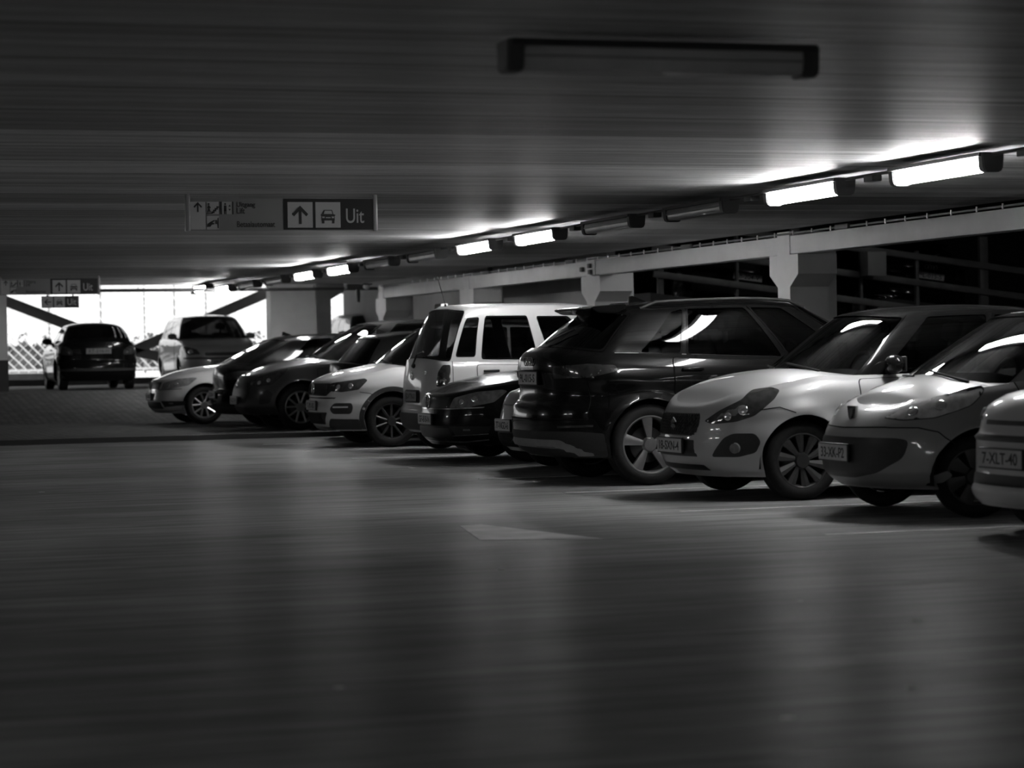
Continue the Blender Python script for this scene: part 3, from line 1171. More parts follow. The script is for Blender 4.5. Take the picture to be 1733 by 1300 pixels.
# --- large black SUV, tail to the aisle
C_SUV = dict(L=4.485, W=1.85, zs=.25, xw1=.9, xw2=3.585, rw=.36, gap=.05, wheel=('suv', .36, .235, .255, 5, M_ALLOY, 'blade'), tw=.235,
             rf=.8, nf=2.5, rr=.62, nr=2.55, flare=.03,
             front=DEF['front'], rear=[(0, .17), (.10, .06), (.22, .01), (.34, 0), (.47, .02), (.52, .07), (.62, .085), (.80, .07), (.88, .075), (.95, .11), (1, .18)],
             hood=[(0, .90), (.22, .97), (.6, 1.08), (1.1, 1.15), (1.5, 1.15), (2.6, 1.18), (3.6, 1.22), (4.485, 1.24)],
             crown=[(0, .06), (1.2, .06), (4.4, .05)],
             side=[(0, .09), (.08, .04), (.25, .012), (.45, .006), (.6, .022), (.74, .0), (.84, .012), (.93, .045), (1, .10)],
             paint=P_BLACK,
             up=dict(x0=1.05, x1=4.28, xr0=1.95, xr1=3.72, hwr=.60, rf=.42, rr=.38, nr=2.4, rcrown=.05,
                     roof=[(1.6, 1.55), (2.0, 1.625), (2.5, 1.66), (3.2, 1.645), (3.8, 1.60), (4.4, 1.53)]),
             win=[[(1.56, .05), (2.17, .05), (2.17, .90), (1.66, .90)], [(2.26, .05), (3.19, .05), (3.17, .90), (2.26, .90)], [(3.27, .06), (3.66, .06), (3.44, .84), (3.25, .90)]], split=2.215,
             gside=G_DARK, gfs=G_TINT, grear=G_DARK, wz=(.05, .92), rpillar=.13, rz=(.1, .82))


def f_suv(K):
    lo, root = K['lo'], K['root']
    pm = lo.pmax
    # tail lamps wrap the corners
    for fl in (False, True):
        o = patch('tail_lamp', lo, [(pm - .52, .955), (pm - .95, .965), (pm - 1.25, 1.02), (pm - 1.22, 1.07), (pm - .95, 1.085), (pm - .52, 1.065)], M_RED, root, off=.008, r=.025, h=.03, flip=fl)
        patch('light_strip', lo, [(pm - .54, 1.03), (pm - 1.0, 1.05), (pm - 1.0, 1.065), (pm - .54, 1.05)], M_LENS, o, off=.013, r=.004, h=.03, flip=fl)
        for k in range(3):
            a = pm - .98 - k * .07
            patch('light_strip', lo, [(a, .98 + k * .012), (a + .025, .98 + k * .012), (a - .02, 1.045), (a - .045, 1.045)], M_LENS, o, off=.013, r=.003, h=.02, flip=fl)
    panel(K, 'plate_recess', [(pm - .38, .885), (pm + .38, .885), (pm + .34, 1.04), (pm - .34, 1.04)], M_GLOSS, off=.004, r=.03)
    plate(root, lo, .96, '9L-015-S', rear=True, push=.016)
    bm = bmesh.new()
    q = lo.P(np.array([pm]), np.array([1.11]))[0]
    for k in range(4):
        y = (k - 1.5) * .055
        add_tube(bm, [(q[0] + .012, y + .036 * math.cos(t), 1.11 + .036 * math.sin(t)) for t in np.linspace(0, 2 * PI, 25)], .005, 6, False)
    bm_obj('badge', bm, M_CHROME, root, 60)
    e = pm - lo.px(lo.arches[1][0] + lo.arches[1][1] + .03)
    panel(K, 'bumper_cladding', [(pm - e, .262), (pm + e, .262), (pm + e, .47), (pm + .9, .49), (pm - .9, .49), (pm - e, .47)], M_MATT, off=.010, r=.03)
    panel(K, 'diffuser_trim', [(pm - 1.06, .275), (pm - .66, .43), (pm + .66, .43), (pm + 1.06, .275), (pm + .84, .275), (pm + .62, .335), (pm - .62, .335), (pm - .84, .275)], M_SKID, off=.03, r=.012)
    for s_ in (-1, 1):
        panel(K, 'exhaust_recess', [(pm + s_ * .25, .345), (pm + s_ * .66, .345), (pm + s_ * .60, .395), (pm + s_ * .28, .395)][::s_], M_BLACK, off=.033, r=.01)
        panel(K, 'reflector_strip', [(pm + s_ * .66, .52), (pm + s_ * 1.02, .53), (pm + s_ * 1.02, .55), (pm + s_ * .66, .54)][::s_], M_RED, off=.008, r=.004)
    seam(K, [(pm - .98, .60), (pm + .98, .60)], w=.012)
    seam(K, [(pm - .98, .60), (pm - .96, .8), (pm - .90, 1.0)])
    seam(K, [(pm + .98, .60), (pm + .96, .8), (pm + .90, 1.0)])
    arch_trim(K, .065, P_BLACK2)
    sill(K, .34)
    K['c']['handle_m'] = P_BLACK
    doors(K, [(1.4, 2.33), (2.345, 3.36)], z0=.36)
    # spoiler over the rear window
    up = K['up']
    bm = bmesh.new()
    y = .52
    z0 = float(up.roof(3.85, .3))
    add_prism(bm, [(3.66, z0 + .03), (3.98, z0 + .005), (4.0, z0 - .012), (3.92, z0 - .05), (3.66, z0 - .06)], -y, y)
    bmesh.ops.bevel(bm, geom=bm.edges[:], offset=.008, segments=2, affect='EDGES')
    bm_obj('roof_spoiler', bm, P_BLACK, root, 40)
    pu = up.pmax
    pp, zz = np.array([pu, pu - .12, pu - .34]), np.array([.10, .22, .42])
    Q = up.P(pp, zz) + up.N(pp, zz, .01) * .025
    bm = bmesh.new()
    add_tube(bm, [tuple(v) for v in Q], [.014, .011, .008], 6)
    bm_obj('rear_wiper', bm, M_ALLOYD, root, 60)
    rails(K, 1.95, 3.55, M_MATT)
    aerial(K, 3.35, fin=True)
    pm2 = up.pmax
    # bright window trim
    for fl in (False, True):
        patch('window_trim', up, [(up.px(1.6), .035), (up.px(3.9), .035), (up.px(3.9), .055), (up.px(1.6), .055)], M_ALLOYD, root, off=.006, r=0, h=.06, sy=.5, flip=fl)


# --- tall white van, tail to the aisle
C_VAN = dict(L=4.1, W=1.74, cat='van', zs=.24, xw1=.85, xw2=3.5, rw=.31, gap=.05, wheel=('van', .31, .185, .205, 7, M_ALLOYD, 'blade'), tw=.185,
             rf=.7, nf=2.5, rr=.30, nr=2.5, flare=.02, hood=[(0, .86), (.22, .95), (.6, 1.06), (1.0, 1.12), (1.5, 1.10), (3.0, 1.12), (4.1, 1.14)],
             crown=[(0, .06), (1.2, .05), (4.1, .04)],
             rear=[(0, .12), (.1, .03), (.2, 0), (.32, .0), (.38, .04), (.6, .045), (.95, .09), (1, .10)],
             side=[(0, .07), (.1, .03), (.3, .01), (.5, 0), (.75, .006), (.9, .02), (.96, .035), (1, .055)],
             paint=P_CREAM,
             up=dict(x0=.95, x1=3.99, xr0=1.75, xr1=3.66, hwr=.69, rf=.42, rr=.22, nr=2.6, rcrown=.04,
                     rw=[(0, 0), (.5, .42), (.85, .80), (.95, .95), (1, 1.2)],
                     sw=[(0, 0), (.5, .35), (.85, .68), (.95, .88), (1, 1.2)],
                     roof=[(1.4, 1.66), (1.8, 1.76), (2.3, 1.80), (3.2, 1.80), (3.6, 1.785), (4.1, 1.74)]),
             win=[[(1.75, .10), (2.50, .10), (2.50, .79), (1.95, .79)], [(2.68, .10), (3.40, .10), (3.40, .80), (2.68, .80)], [(3.50, .14), (3.74, .14), (3.72, .77), (3.52, .78)]], split=2.60,
             gside=glass('glass_van', .3), gfs=glass('glass_van', .3), grear=glass('glass_van_rear', .25), rpillar=.04, rz=(.06, .90), seal=.012, seatm=M_SEATL)


def f_van(K):
    lo, root, up = K['lo'], K['root'], K['up']
    pm = lo.pmax
    for fl in (False, True):
        o = patch('tail_lamp', lo, [(pm - .76, .80), (pm - .88, .80), (pm - .98, .86), (pm - 1.0, 1.06), (pm - .86, 1.06), (pm - .78, .98)], M_RED, root, off=.010, r=.03, h=.03, flip=fl)
        patch('reversing_light', lo, [(pm - .82, .83), (pm - .94, .87), (pm - .94, .90), (pm - .82, .90)], M_LENS, o, off=.014, r=.01, h=.03, flip=fl)
        patch('panel_gap', lo, strip([(pm - .99, .3), (pm - 1.02, .7), (pm - 1.03, 1.1)], .008), M_DARK, root, off=.0015, r=0, h=.05, flip=fl, rim=False)
        pu = up.pmax
    e = pm - lo.px(lo.arches[1][0] + lo.arches[1][1] + .03)
    panel(K, 'bumper_cladding', [(pm - e, .27), (pm + e, .27), (pm + e, .48), (pm - e, .48)], M_MATT, off=.012, r=.03)
    panel(K, 'plate_recess', [(pm - .34, .60), (pm + .34, .60), (pm + .34, .76), (pm - .34, .76)], M_MATT, off=.004, r=.03)
    plate(root, lo, .68, '50-VTN-8', rear=True, face=mat('plate_dim', .16, .5, var=.1, vscale=20))
    ring = bmesh.new()
    q = lo.P(np.array([pm]), np.array([.93]))[0]
    add_tube(ring, [(q[0] + .012, .06 * math.cos(t), .93 + .045 * math.sin(t)) for t in np.linspace(0, 2 * PI, 25)], .007, 6, False)
    add_tube(ring, [(q[0] + .012, -.05, .93), (q[0] + .012, 0, .955), (q[0] + .012, .05, .93)], .007, 6)
    bm_obj('badge', ring, M_CHROME, root, 60)
    o = text_obj('model_lettering', '2.0', .06, M_CHROME, root, Matrix.Translation((lo.P(np.array([pm - .5]), np.array([.97]))[0][0] + .012, .5, .97)) @ Matrix.Rotation(PI / 2, 4, 'Z') @ Matrix.Rotation(PI / 2, 4, 'X'), .003)
    q = lo.P(np.array([pm]), np.array([1.05]))[0]
    bm = bmesh.new()
    add_tube(bm, [(q[0] + .02, .0, 1.06), (q[0] + .0, .12, 1.19), (q[0] - .02, .34, 1.22)], .012, 6)
    ellipsoid(bm, (q[0] + .01, 0, 1.05), (.03, .05, .03))
    bm_obj('rear_wiper', bm, M_BLACK, root, 60)
    K['c']['handle_m'] = M_BLACK
    doors(K, [(1.5, 2.70), (2.715, 3.47)], z0=.34, handle=True, hz=.98)
    # big dark recess behind the sliding door's grip
    for sg in (1, -1):
        patch('handle_recess', lo, [(lo.px(3.20), .945), (lo.px(3.42), .945), (lo.px(3.42), 1.015), (lo.px(3.20), 1.015)], M_BLACK, root, off=.006, r=.02, h=.03, flip=sg < 0)
    aerial(K, 3.70, y=.32, h=.36, lean=.10)


# --- white compact SUV, nose to the aisle
C_CROSS = dict(L=4.23, W=1.82, zs=.22, xw1=.85, xw2=3.44, rw=.335, gap=.055, wheel=('cross', .335, .215, .228, 10, M_ALLOYD, 'slim'), tw=.215,
               rf=.72, nf=2.7, flare=.025,
               front=[(0, .15), (.1, .07), (.2, .025), (.32, .005), (.45, 0), (.58, .02), (.66, .02), (.9, .045), (.96, .07), (1, .12)],
               hood=[(0, .85), (.12, .89), (.35, .975), (.66, 1.04), (.95, 1.085), (1.4, 1.06), (2.6, 1.08), (4.23, 1.13)],
               crown=[(0, .05), (.6, .065), (1.2, .05), (4.2, .05)], kh=2.6,
               side=[(0, .08), (.08, .04), (.22, .015), (.45, .004), (.62, .02), (.76, .0), (.86, .018), (.94, .05), (1, .10)],
               paint=P_WHITE, mirror_m=P_WHITE,
               up=dict(x0=.88, x1=4.05, xr0=1.52, xr1=3.55, hwr=.60, rf=.42, rcrown=.05,
                       roof=[(1.2, 1.48), (1.55, 1.55), (2.2, 1.60), (3.2, 1.57), (4.1, 1.45)]),
               win=[[(1.42, .05), (2.4, .05), (2.4, .91), (1.55, .91)], [(2.5, .05), (3.3, .05), (3.3, .91), (2.5, .91)]], split=2.45, gfront=glass('glass_screen', .25))


def vw_badge(K, z, r=.062):
    lo = K['lo']
    q = lo.P(np.array([0.]), np.array([z]))[0]
    x = q[0] - .018
    bm = bmesh.new()
    add_tube(bm, [(x, r * math.cos(t), z + r * math.sin(t)) for t in np.linspace(0, 2 * PI, 25)], .008, 6, False)
    for pts in ([(-.3, .88), (0, .12), (.3, .88)], [(-.78, .5), (-.38, -.8), (0, .0), (.38, -.8), (.78, .5)]):
        add_tube(bm, [(x, a * r, z + b * r) for a, b in pts], .006, 6)
    bm_obj('badge', bm, M_CHROME, K['root'], 60)


def f_cross(K):
    lo, root = K['lo'], K['root']
    g = panel(K, 'grille', [(-.62, .735), (-.5, .67), (.5, .67), (.62, .735), (.58, .835), (-.58, .835)], M_BLACK, r=.02)[0]
    mesh_pattern(K, g, -.52, .52, .685, .825, M_ALLOYD, .05)
    panel(K, 'bright_trim', [(-.68, .635), (.68, .635), (.72, .655), (-.72, .655)], M_CHROME, off=.02, r=.006)
    vw_badge(K, .76, .07)
    g2 = panel(K, 'lower_grille', [(-.42, .30), (.42, .30), (.55, .46), (-.55, .46)], M_BLACK, r=.03)[0]
    mesh_pattern(K, g2, -.4, .4, .31, .45, M_MATT, .045)
    plate(root, lo, .545, 'T-391-RK', push=.018, face=mat('plate_dim', .16, .5, var=.1, vscale=20))
    e = lo.px(.52)
    headlamp(K, [(.56, .735), (.80, .72), (e - .12, .75), (e, .87), (e - .04, .895), (.95, .875), (.58, .835)], m=M_LENSD,
             bulbs=[(.74, .785, .035), (.92, .80, .035)], drl=[(.76, .735), (e - .14, .762), (e - .05, .85), (e - .07, .855), (e - .17, .78), (.76, .752)])
    for fl in (False, True):
        o = patch('fog_lamp_surround', lo, [(.60, .50), (.66, .44), (.94, .44), (.97, .52), (.95, .58), (.68, .58)], M_BLACK, root, off=.008, r=.04, h=.03, flip=fl)
        patch('day_light', lo, [(.64, .51), (.94, .515), (.92, .565), (.68, .565)], M_DRL, o, off=.013, r=.025, h=.03, flip=fl)
    for fl in (False, True):
        patch('bumper_cladding', lo, [(.42, .235), (lo.px(.40), .235), (lo.px(.40), .37), (.6, .38), (.54, .33)], M_MATT, root, off=.008, r=.02, h=.04, flip=fl)
    panel(K, 'skid_trim', [(-.55, .225), (.55, .225), (.5, .27), (-.5, .27)], M_ALLOYD, off=.012, r=.012)
    arch_trim(K, .06)
    sill(K, .36)
    doors(K, [(1.36, 2.54), (2.555, 3.4)], z0=.37)
    s = lo.px
    for f in (1, -1):
        seam(K, [(f * s(.42), .72), (f * s(.55), .70), (f * s(.62), .66)])
    wipers(K)
    aerial(K, 3.3, fin=True)
    rails(K, 2.0, 3.6, M_BLACK)


# --- black saloon with horizontal grille bars, nose to the aisle
C_SALOON = dict(L=4.77, W=1.82, zs=.19, xw1=.95, xw2=3.66, rw=.325, gap=.05, wheel=('saloon', .325, .215, .215, 5, M_ALLOY, 'twin'), tw=.215,
                rf=.8, nf=2.6, rr=.7, nr=2.5, flare=.022,
                front=[(0, .13), (.1, .06), (.2, .02), (.36, 0), (.5, .01), (.7, .03), (.88, .055), (.95, .085), (1, .16)],
                hood=[(0, .72), (.16, .78), (.5, .90), (1.0, .985), (1.35, 1.01), (1.8, .98), (3.0, .99), (4.0, 1.03), (4.77, .99)],
                crown=[(0, .05), (1.0, .07), (1.7, .05), (4.7, .06)], paint=P_BLACK2,
                up=dict(x0=1.25, x1=4.3, xr0=2.15, xr1=3.45, hwr=.58, rf=.42, rcrown=.05,
                        roof=[(1.8, 1.36), (2.15, 1.43), (2.6, 1.47), (3.2, 1.45), (3.9, 1.32), (4.3, 1.2)]),
                deck=3.6,
                win=[[(1.85, .05), (2.7, .05), (2.7, .91), (2.0, .91)], [(2.8, .05), (3.55, .05), (3.5, .84), (2.8, .91)]], split=2.75)


def f_saloon(K, bright=False, plate_txt='GF-818-N'):
    lo, root = K['lo'], K['root']
    g = panel(K, 'grille', [(-.50, .60), (.50, .60), (.56, .72), (-.56, .72)], M_BLACK, r=.015)[0]
    slats(K, g, -.52, .52, (.615, .645, .675, .705), .008, M_CHROME)
    vw_badge(K, .665, .072)
    panel(K, 'bright_trim', [(-.56, .585), (.56, .585), (1.0, .60), (1.02, .612), (.56, .597), (-.56, .597), (-1.02, .612), (-1.0, .60)], M_CHROME, off=.010, r=.002)
    headlamp(K, [(.56, .60), (.80, .605), (1.12, .66), (1.28, .78), (1.22, .795), (.92, .775), (.62, .71)], m=M_LENS,
             bulbs=[(.74, .665, .032), (.90, .69, .036)])
    g2 = panel(K, 'lower_grille', [(-.62, .27), (.62, .27), (.58, .385), (-.58, .385)], M_BLACK, r=.015)[0]
    slats(K, g2, -.58, .58, (.30, .33, .36), .008, M_MATT)
    for fl in (False, True):
        o = patch('fog_lamp_surround', lo, [(.66, .30), (1.05, .33), (1.10, .40), (.60, .405)], M_BLACK, root, off=.007, r=.015, h=.03, flip=fl)
        patch('fog_lamp', lo, [(.76, .345), (1.03, .36), (1.05, .395), (.72, .40)], M_LENS, o, off=.011, r=.012, h=.03, flip=fl)
        patch('bright_trim', lo, [(.60, .292), (1.06, .315), (1.06, .323), (.60, .30)], M_CHROME, o, off=.012, r=0, h=.03, flip=fl)
    panel(K, 'chin_trim', [(-.75, .225), (.75, .225), (1.05, .25), (1.05, .262), (.75, .238), (-.75, .238), (-1.05, .262), (-1.05, .25)], M_CHROME, off=.012, r=.002)
    plate(root, lo, .475, plate_txt, push=.018)
    doors(K, [(1.45, 2.74), (2.755, 3.75)], z0=.28)
    wipers(K)
    aerial(K, 3.5, fin=True)


# --- low silver estate
C_ESTATE = dict(C_SALOON)
C_ESTATE.update(paint=P_LIGHT, xw1=.80, xw2=3.59, deck=None,
                up=dict(x0=1.2, x1=4.6, xr0=2.1, xr1=4.1, hwr=.58, rf=.42, rcrown=.05,
                        roof=[(1.8, 1.36), (2.1, 1.43), (2.6, 1.46), (3.5, 1.45), (4.2, 1.38), (4.7, 1.3)]),
                win=[[(1.85, .05), (2.7, .05), (2.7, .91), (2.0, .91)], [(2.8, .05), (3.55, .05), (3.5, .91), (2.8, .91)], [(3.66, .1), (4.15, .12), (4.05, .8), (3.66, .84)]])


def f_estate(K):
    f_saloon(K, True, 'XR-740-D')


# --- dark grey SUV, nose to the aisle
C_SUVB = dict(L=4.61, W=1.88, zs=.24, xw1=.84, xw2=3.55, rw=.352, gap=.06, wheel=('suvb', .352, .225, .24, 5, M_ALLOY, 'twin'), tw=.225,
              rf=.85, nf=2.5, flare=.035,
              front=[(0, .15), (.1, .07), (.25, .02), (.4, 0), (.6, .02), (.8, .07), (.92, .11), (.97, .15), (1, .20)],
              hood=[(0, .78), (.20, .86), (.5, .985), (.8, 1.05), (1.2, 1.10), (1.8, 1.06), (2.8, 1.08), (4.61, 1.14)],
              crown=[(0, .06), (1.0, .07), (1.6, .05), (4.6, .05)], paint=P_DARK,
              up=dict(x0=1.15, x1=4.42, xr0=2.05, xr1=3.85, hwr=.60, rf=.45, rcrown=.05,
                      roof=[(1.7, 1.53), (2.05, 1.62), (2.6, 1.67), (3.4, 1.65), (4.4, 1.52)]),
              win=[[(1.8, .05), (2.65, .05), (2.65, .91), (1.95, .91)], [(2.75, .05), (3.5, .05), (3.5, .91), (2.75, .91)]], split=2.7)


def f_suvb(K):
    lo, root = K['lo'], K['root']
    g = panel(K, 'grille', [(-.48, .42), (.48, .42), (.60, .57), (.52, .74), (-.52, .74), (-.60, .57)], M_BLACK, r=.04)[0]
    slats(K, g, -.48, .48, (.48, .54, .60, .66, .71), .01, M_ALLOYD)
    ring_bm, x, par = ring_badge(K, .68, .05, M_CHROME)
    ellipsoid(ring_bm, (x, 0, .68), (.006, .085, .038))
    bm_obj('badge', ring_bm, M_CHROME, root, 60)
    plate(root, lo, .46, 'K-627-FB', push=.02, face=mat('plate_dim', .16, .5, var=.1, vscale=20))
    e = lo.px(.62)
    headlamp(K, [(.55, .70), (.75, .67), (1.0, .70), (e - .1, .83), (e, .93), (e - .06, .945), (1.0, .91), (.58, .775)], m=M_LENSD, bulbs=[(.76, .725, .035), (.92, .76, .035)],
             drl=[(.62, .765), (1.0, .85), (e - .1, .90), (e - .1, .91), (1.0, .862), (.62, .777)])
    for fl in (False, True):
        patch('fog_lamp_recess', lo, [(.78, .40), (.96, .42), (1.02, .56), (.93, .63), (.82, .57)], M_BLACK, root, off=.007, r=.03, h=.03, flip=fl)
    e = lo.px(.42)
    panel(K, 'bumper_cladding', [(-e, .25), (e, .25), (e, .36), (-e, .36)], M_MATT, off=.008, r=.02)
    arch_trim(K, .05, K['m'], off=.012)
    doors(K, [(1.48, 2.68), (2.695, 3.62)], z0=.34)
    for fl in (False, True):
        patch('charging_flap', lo, [(lo.px(1.10), .80), (lo.px(1.34), .80), (lo.px(1.34), .93), (lo.px(1.10), .93)], K['m'], root, off=.005, r=.03, h=.04, flip=fl)
        patch('panel_gap', lo, [(lo.px(1.095), .795), (lo.px(1.345), .795), (lo.px(1.345), .935), (lo.px(1.095), .935)], M_DARK, root, off=.002, r=.03, h=.04, flip=fl)
    wipers(K)


# --- long black hatch, tail to the aisle
C_FAST = dict(L=4.5, W=1.82, zs=.2, xw1=.9, xw2=3.58, rw=.325, wheel=('saloon', .325, .215, .215, 5, M_ALLOY, 'twin'), tw=.215,
              rear=[(0, .14), (.12, .04), (.25, .0), (.4, .0), (.52, .05), (.75, .05), (.92, .08), (1, .16)],
              hood=[(0, .72), (.22, .80), (.6, .90), (1.2, .96), (2.6, .99), (3.6, 1.03), (4.5, 1.0)], paint=P_BLACK,
              up=dict(x0=1.2, x1=4.34, xr0=2.0, xr1=3.35, hwr=.57, rf=.42, rr=.4, nr=2.3, rcrown=.05,
                      roof=[(1.7, 1.36), (2.0, 1.44), (2.5, 1.49), (3.2, 1.47), (3.7, 1.40), (4.3, 1.2)]),
              win=[[(1.75, .05), (2.6, .05), (2.6, .91), (1.9, .91)], [(2.7, .05), (3.45, .05), (3.4, .91), (2.7, .91)]], split=2.65, gside=G_DARK, grear=G_DARK)


def f_fast(K):
    lo, root = K['lo'], K['root']
    pm = lo.pmax
    for fl in (False, True):
        patch('tail_lamp', lo, [(pm - .52, .76), (pm - .85, .76), (pm - 1.12, .82), (pm - 1.15, .90), (pm - .9, .90), (pm - .55, .86)], M_RED, root, off=.009, r=.03, h=.03, flip=fl)
    plate(root, lo, .52, 'LB-204-V', rear=True)
    panel(K, 'bumper_cladding', [(pm - 1.0, .22), (pm + 1.0, .22), (pm + 1.0, .34), (pm - 1.0, .34)], M_MATT, off=.01, r=.02)
    doors(K, [(1.45, 2.64), (2.655, 3.5)], z0=.28)
    aerial(K, 3.25, fin=True)


# --- small grey hatchback seen between its neighbours
C_MINI = dict(C_CITY)
C_MINI.update(L=3.6, W=1.6, paint=P_GREY, xw1=.72, xw2=3.1, nf=2.4, rf=.75,
              front=[(0, .12), (.1, .05), (.2, .01), (.35, 0), (.55, .02), (.8, .06), (.92, .10), (.97, .14), (1, .2)],
              hood=[(0, .74), (.2, .82), (.5, .93), (.8, .985), (1.1, 1.0), (1.4, .98), (2.4, 1.0), (3.6, 1.05)],
              up=dict(x0=.9, x1=3.45, xr0=1.75, xr1=3.15, hwr=.54, rf=.44, nf=2.1, rcrown=.06,
                      roof=[(1.4, 1.36), (1.8, 1.45), (2.2, 1.49), (2.8, 1.47), (3.5, 1.38)]))


def f_mini(K):
    lo, root = K['lo'], K['root']
    g = panel(K, 'grille', [(-.5, .24), (.5, .24), (.62, .34), (.5, .395), (-.5, .395), (-.62, .34)], M_BLACK, r=.03)[0]
    mesh_pattern(K, g, -.5, .5, .25, .385, M_MATT, .045)
    plate(root, lo, .46, '77-NGD-6', push=.02, w=.5)
    panel(K, 'bright_trim', [(-.45, .655), (.45, .655), (.45, .67), (-.45, .67)], M_CHROME, off=.01, r=.003)
    headlamp(K, [(.52, .66), (.75, .66), (1.1, .76), (1.2, .91), (1.05, .91), (.62, .77)], m=M_LENSD, bulbs=[(.75, .71, .035)])
    panel(K, 'chin_trim', [(-.8, .205), (.8, .205), (.75, .232), (-.75, .232)], K['m'], off=.016, r=.012)
    doors(K, [(1.15, 2.22), (2.235, 3.0)], z0=.28)
    wipers(K)


# --- silver hatchback cut off by the picture edge
C_EDGE = dict(C_CITY)
C_EDGE.update(L=3.7, W=1.66, paint=P_LIGHT, xw1=.76, xw2=3.2, nf=2.5, rf=.7, rw=.3, wheel=('edge', .30, .175, .20, 7, M_ALLOYD, 'blade'), tw=.175,
              front=[(0, .06), (.06, .02), (.14, .0), (.2, .03), (.3, .045), (.45, .05), (.62, .055), (.66, .075), (.8, .10), (.92, .16), (1, .26)],
              hood=[(0, .80), (.26, .90), (.6, .98), (.9, 1.02), (1.1, 1.02), (1.4, .98), (2.4, 1.0), (3.7, 1.05)],
              up=dict(x0=.9, x1=3.5, xr0=1.75, xr1=3.2, hwr=.56, rf=.44, nf=2.1, rcrown=.06,
                      roof=[(1.4, 1.33), (1.8, 1.42), (2.2, 1.46), (2.8, 1.45), (3.5, 1.36)]))


def f_edge(K):
    lo, root = K['lo'], K['root']
    panel(K, 'bumper_strip', [(-1.1, .60), (1.1, .60), (1.1, .64), (-1.1, .64)], M_BLACK, off=.012, r=.01)
    plate(root, lo, .50, '7-XLT-40', push=.02)
    g = panel(K, 'lower_grille', [(-.6, .33), (.6, .33), (.6, .40), (-.6, .40)], M_BLACK, r=.02)[0]
    headlamp(K, [(.42, .72), (.7, .71), (1.0, .76), (1.15, .91), (1.0, .90), (.6, .83)], bulbs=[(.62, .765, .035), (.82, .79, .035)])
    panel(K, 'grille', [(-.34, .70), (.34, .70), (.34, .73), (-.34, .73)], M_BLACK, r=.01)
    doors(K, [(1.15, 2.22), (2.235, 3.0)], z0=.28)
    wipers(K)


# --- dark hatchback far away, seen squarely from behind
C_REAR = dict(C_HATCH)
C_REAR.update(L=3.8, W=1.66, paint=P_BLACK, roof_paint=P_BLACK, rr=.5, nr=2.5, wheel=('rear', .312, .19, .2, 7, M_ALLOYD, 'blade'),
              rear=[(0, .12), (.15, .03), (.28, 0), (.42, .01), (.5, .05), (.75, .05), (.92, .07), (1, .12)], rpillar=.12, rz=(.1, .84),
              up=dict(x0=1.02, x1=3.68, xr0=1.92, xr1=3.25, hwr=.54, rf=.44, nf=2.1, rcrown=.06,
                      roof=[(1.5, 1.33), (1.9, 1.41), (2.3, 1.44), (2.9, 1.43), (3.4, 1.37), (3.8, 1.3)]),
              grear=glass('glass_far_rear', .8), gside=glass('glass_far_rear', .8), gfs=glass('glass_far_rear', .8), gfront=glass('glass_far_front', .9), rear_seat=False)


def f_rear(K):
    lo, root = K['lo'], K['root']
    pm = lo.pmax
    for fl in (False, True):
        o = patch('tail_lamp', lo, [(pm - .55, .74), (pm - .80, .74), (pm - .92, .80), (pm - .92, .93), (pm - .70, .93), (pm - .55, .84)], M_RED, root, off=.009, r=.03, h=.03, flip=fl)
        patch('reversing_light', lo, [(pm - .60, .76), (pm - .66, .76), (pm - .66, .82), (pm - .60, .82)], M_REFL, o, off=.013, r=.01, h=.02, flip=fl)
    plate(root, lo, .82, 'RT-516-H', rear=True, face=mat('plate_dim', .16, .5, var=.1, vscale=20))
    panel(K, 'bumper_strip', [(pm - 1.0, .40), (pm + 1.0, .40), (pm + 1.0, .45), (pm - 1.0, .45)], M_MATT, off=.01, r=.01)
    doors(K, [(1.30, 2.40), (2.415, 3.34)])
    if K['c'].get('aerial'):
        aerial(K, 3.2, fin=True)


C_BACK = dict(C_HATCH)
C_BACK.update(L=4.0, paint=P_BLACK2, roof_paint=P_DARK, wheel=('back', .312, .19, .2, 7, M_ALLOYD, 'blade'), xw2=3.3,
              up=dict(x0=1.0, x1=3.84, xr0=1.75, xr1=3.45, hwr=.58, rf=.42, nf=2.5, rr=.36, nr=2.3, rcrown=.06,
                      roof=[(1.3, 1.40), (1.7, 1.49), (2.2, 1.54), (2.9, 1.53), (3.4, 1.48), (4.0, 1.40)]), aerial=True)


# --- tall people carrier far away, seen from the front
C_TALL = dict(C_VAN)
C_TALL.update(cat='car', W=1.74, paint=P_GREY, roof_paint=P_GREY, seatm=M_SEAT,
              up=dict(x0=.75, x1=4.0, xr0=1.5, xr1=3.76, hwr=.62, rf=.42, rr=.28, nr=2.6, rcrown=.05,
                      roof=[(1.0, 1.55), (1.5, 1.62), (2.3, 1.66), (3.2, 1.66), (3.7, 1.64), (4.1, 1.6)]), gfront=G_DARK, apillar=.07)


def f_tall(K):
    lo, root = K['lo'], K['root']
    headlamp(K, [(.5, .72), (.8, .70), (1.0, .80), (1.0, .92), (.6, .84)], m=M_LENSD, bulbs=[(.75, .78, .06)])
    g = panel(K, 'grille', [(-.4, .68), (.4, .68), (.4, .76), (-.4, .76)], M_BLACK, r=.02)[0]
    slats(K, g, -.38, .38, (.70, .73), .01, M_ALLOYD)
    panel(K, 'lower_grille', [(-.5, .32), (.5, .32), (.5, .46), (-.5, .46)], M_BLACK, r=.03)
    plate(root, lo, .55, '64-PZH-2', push=.02, face=mat('plate_dim', .16, .5, var=.1, vscale=20))
    panel(K, 'bumper_strip', [(-1.0, .61), (1.0, .61), (1.0, .65), (-1.0, .65)], M_MATT, off=.01, r=.01)
    doors(K, [(1.5, 2.70), (2.715, 3.47)], z0=.34)
    wipers(K)
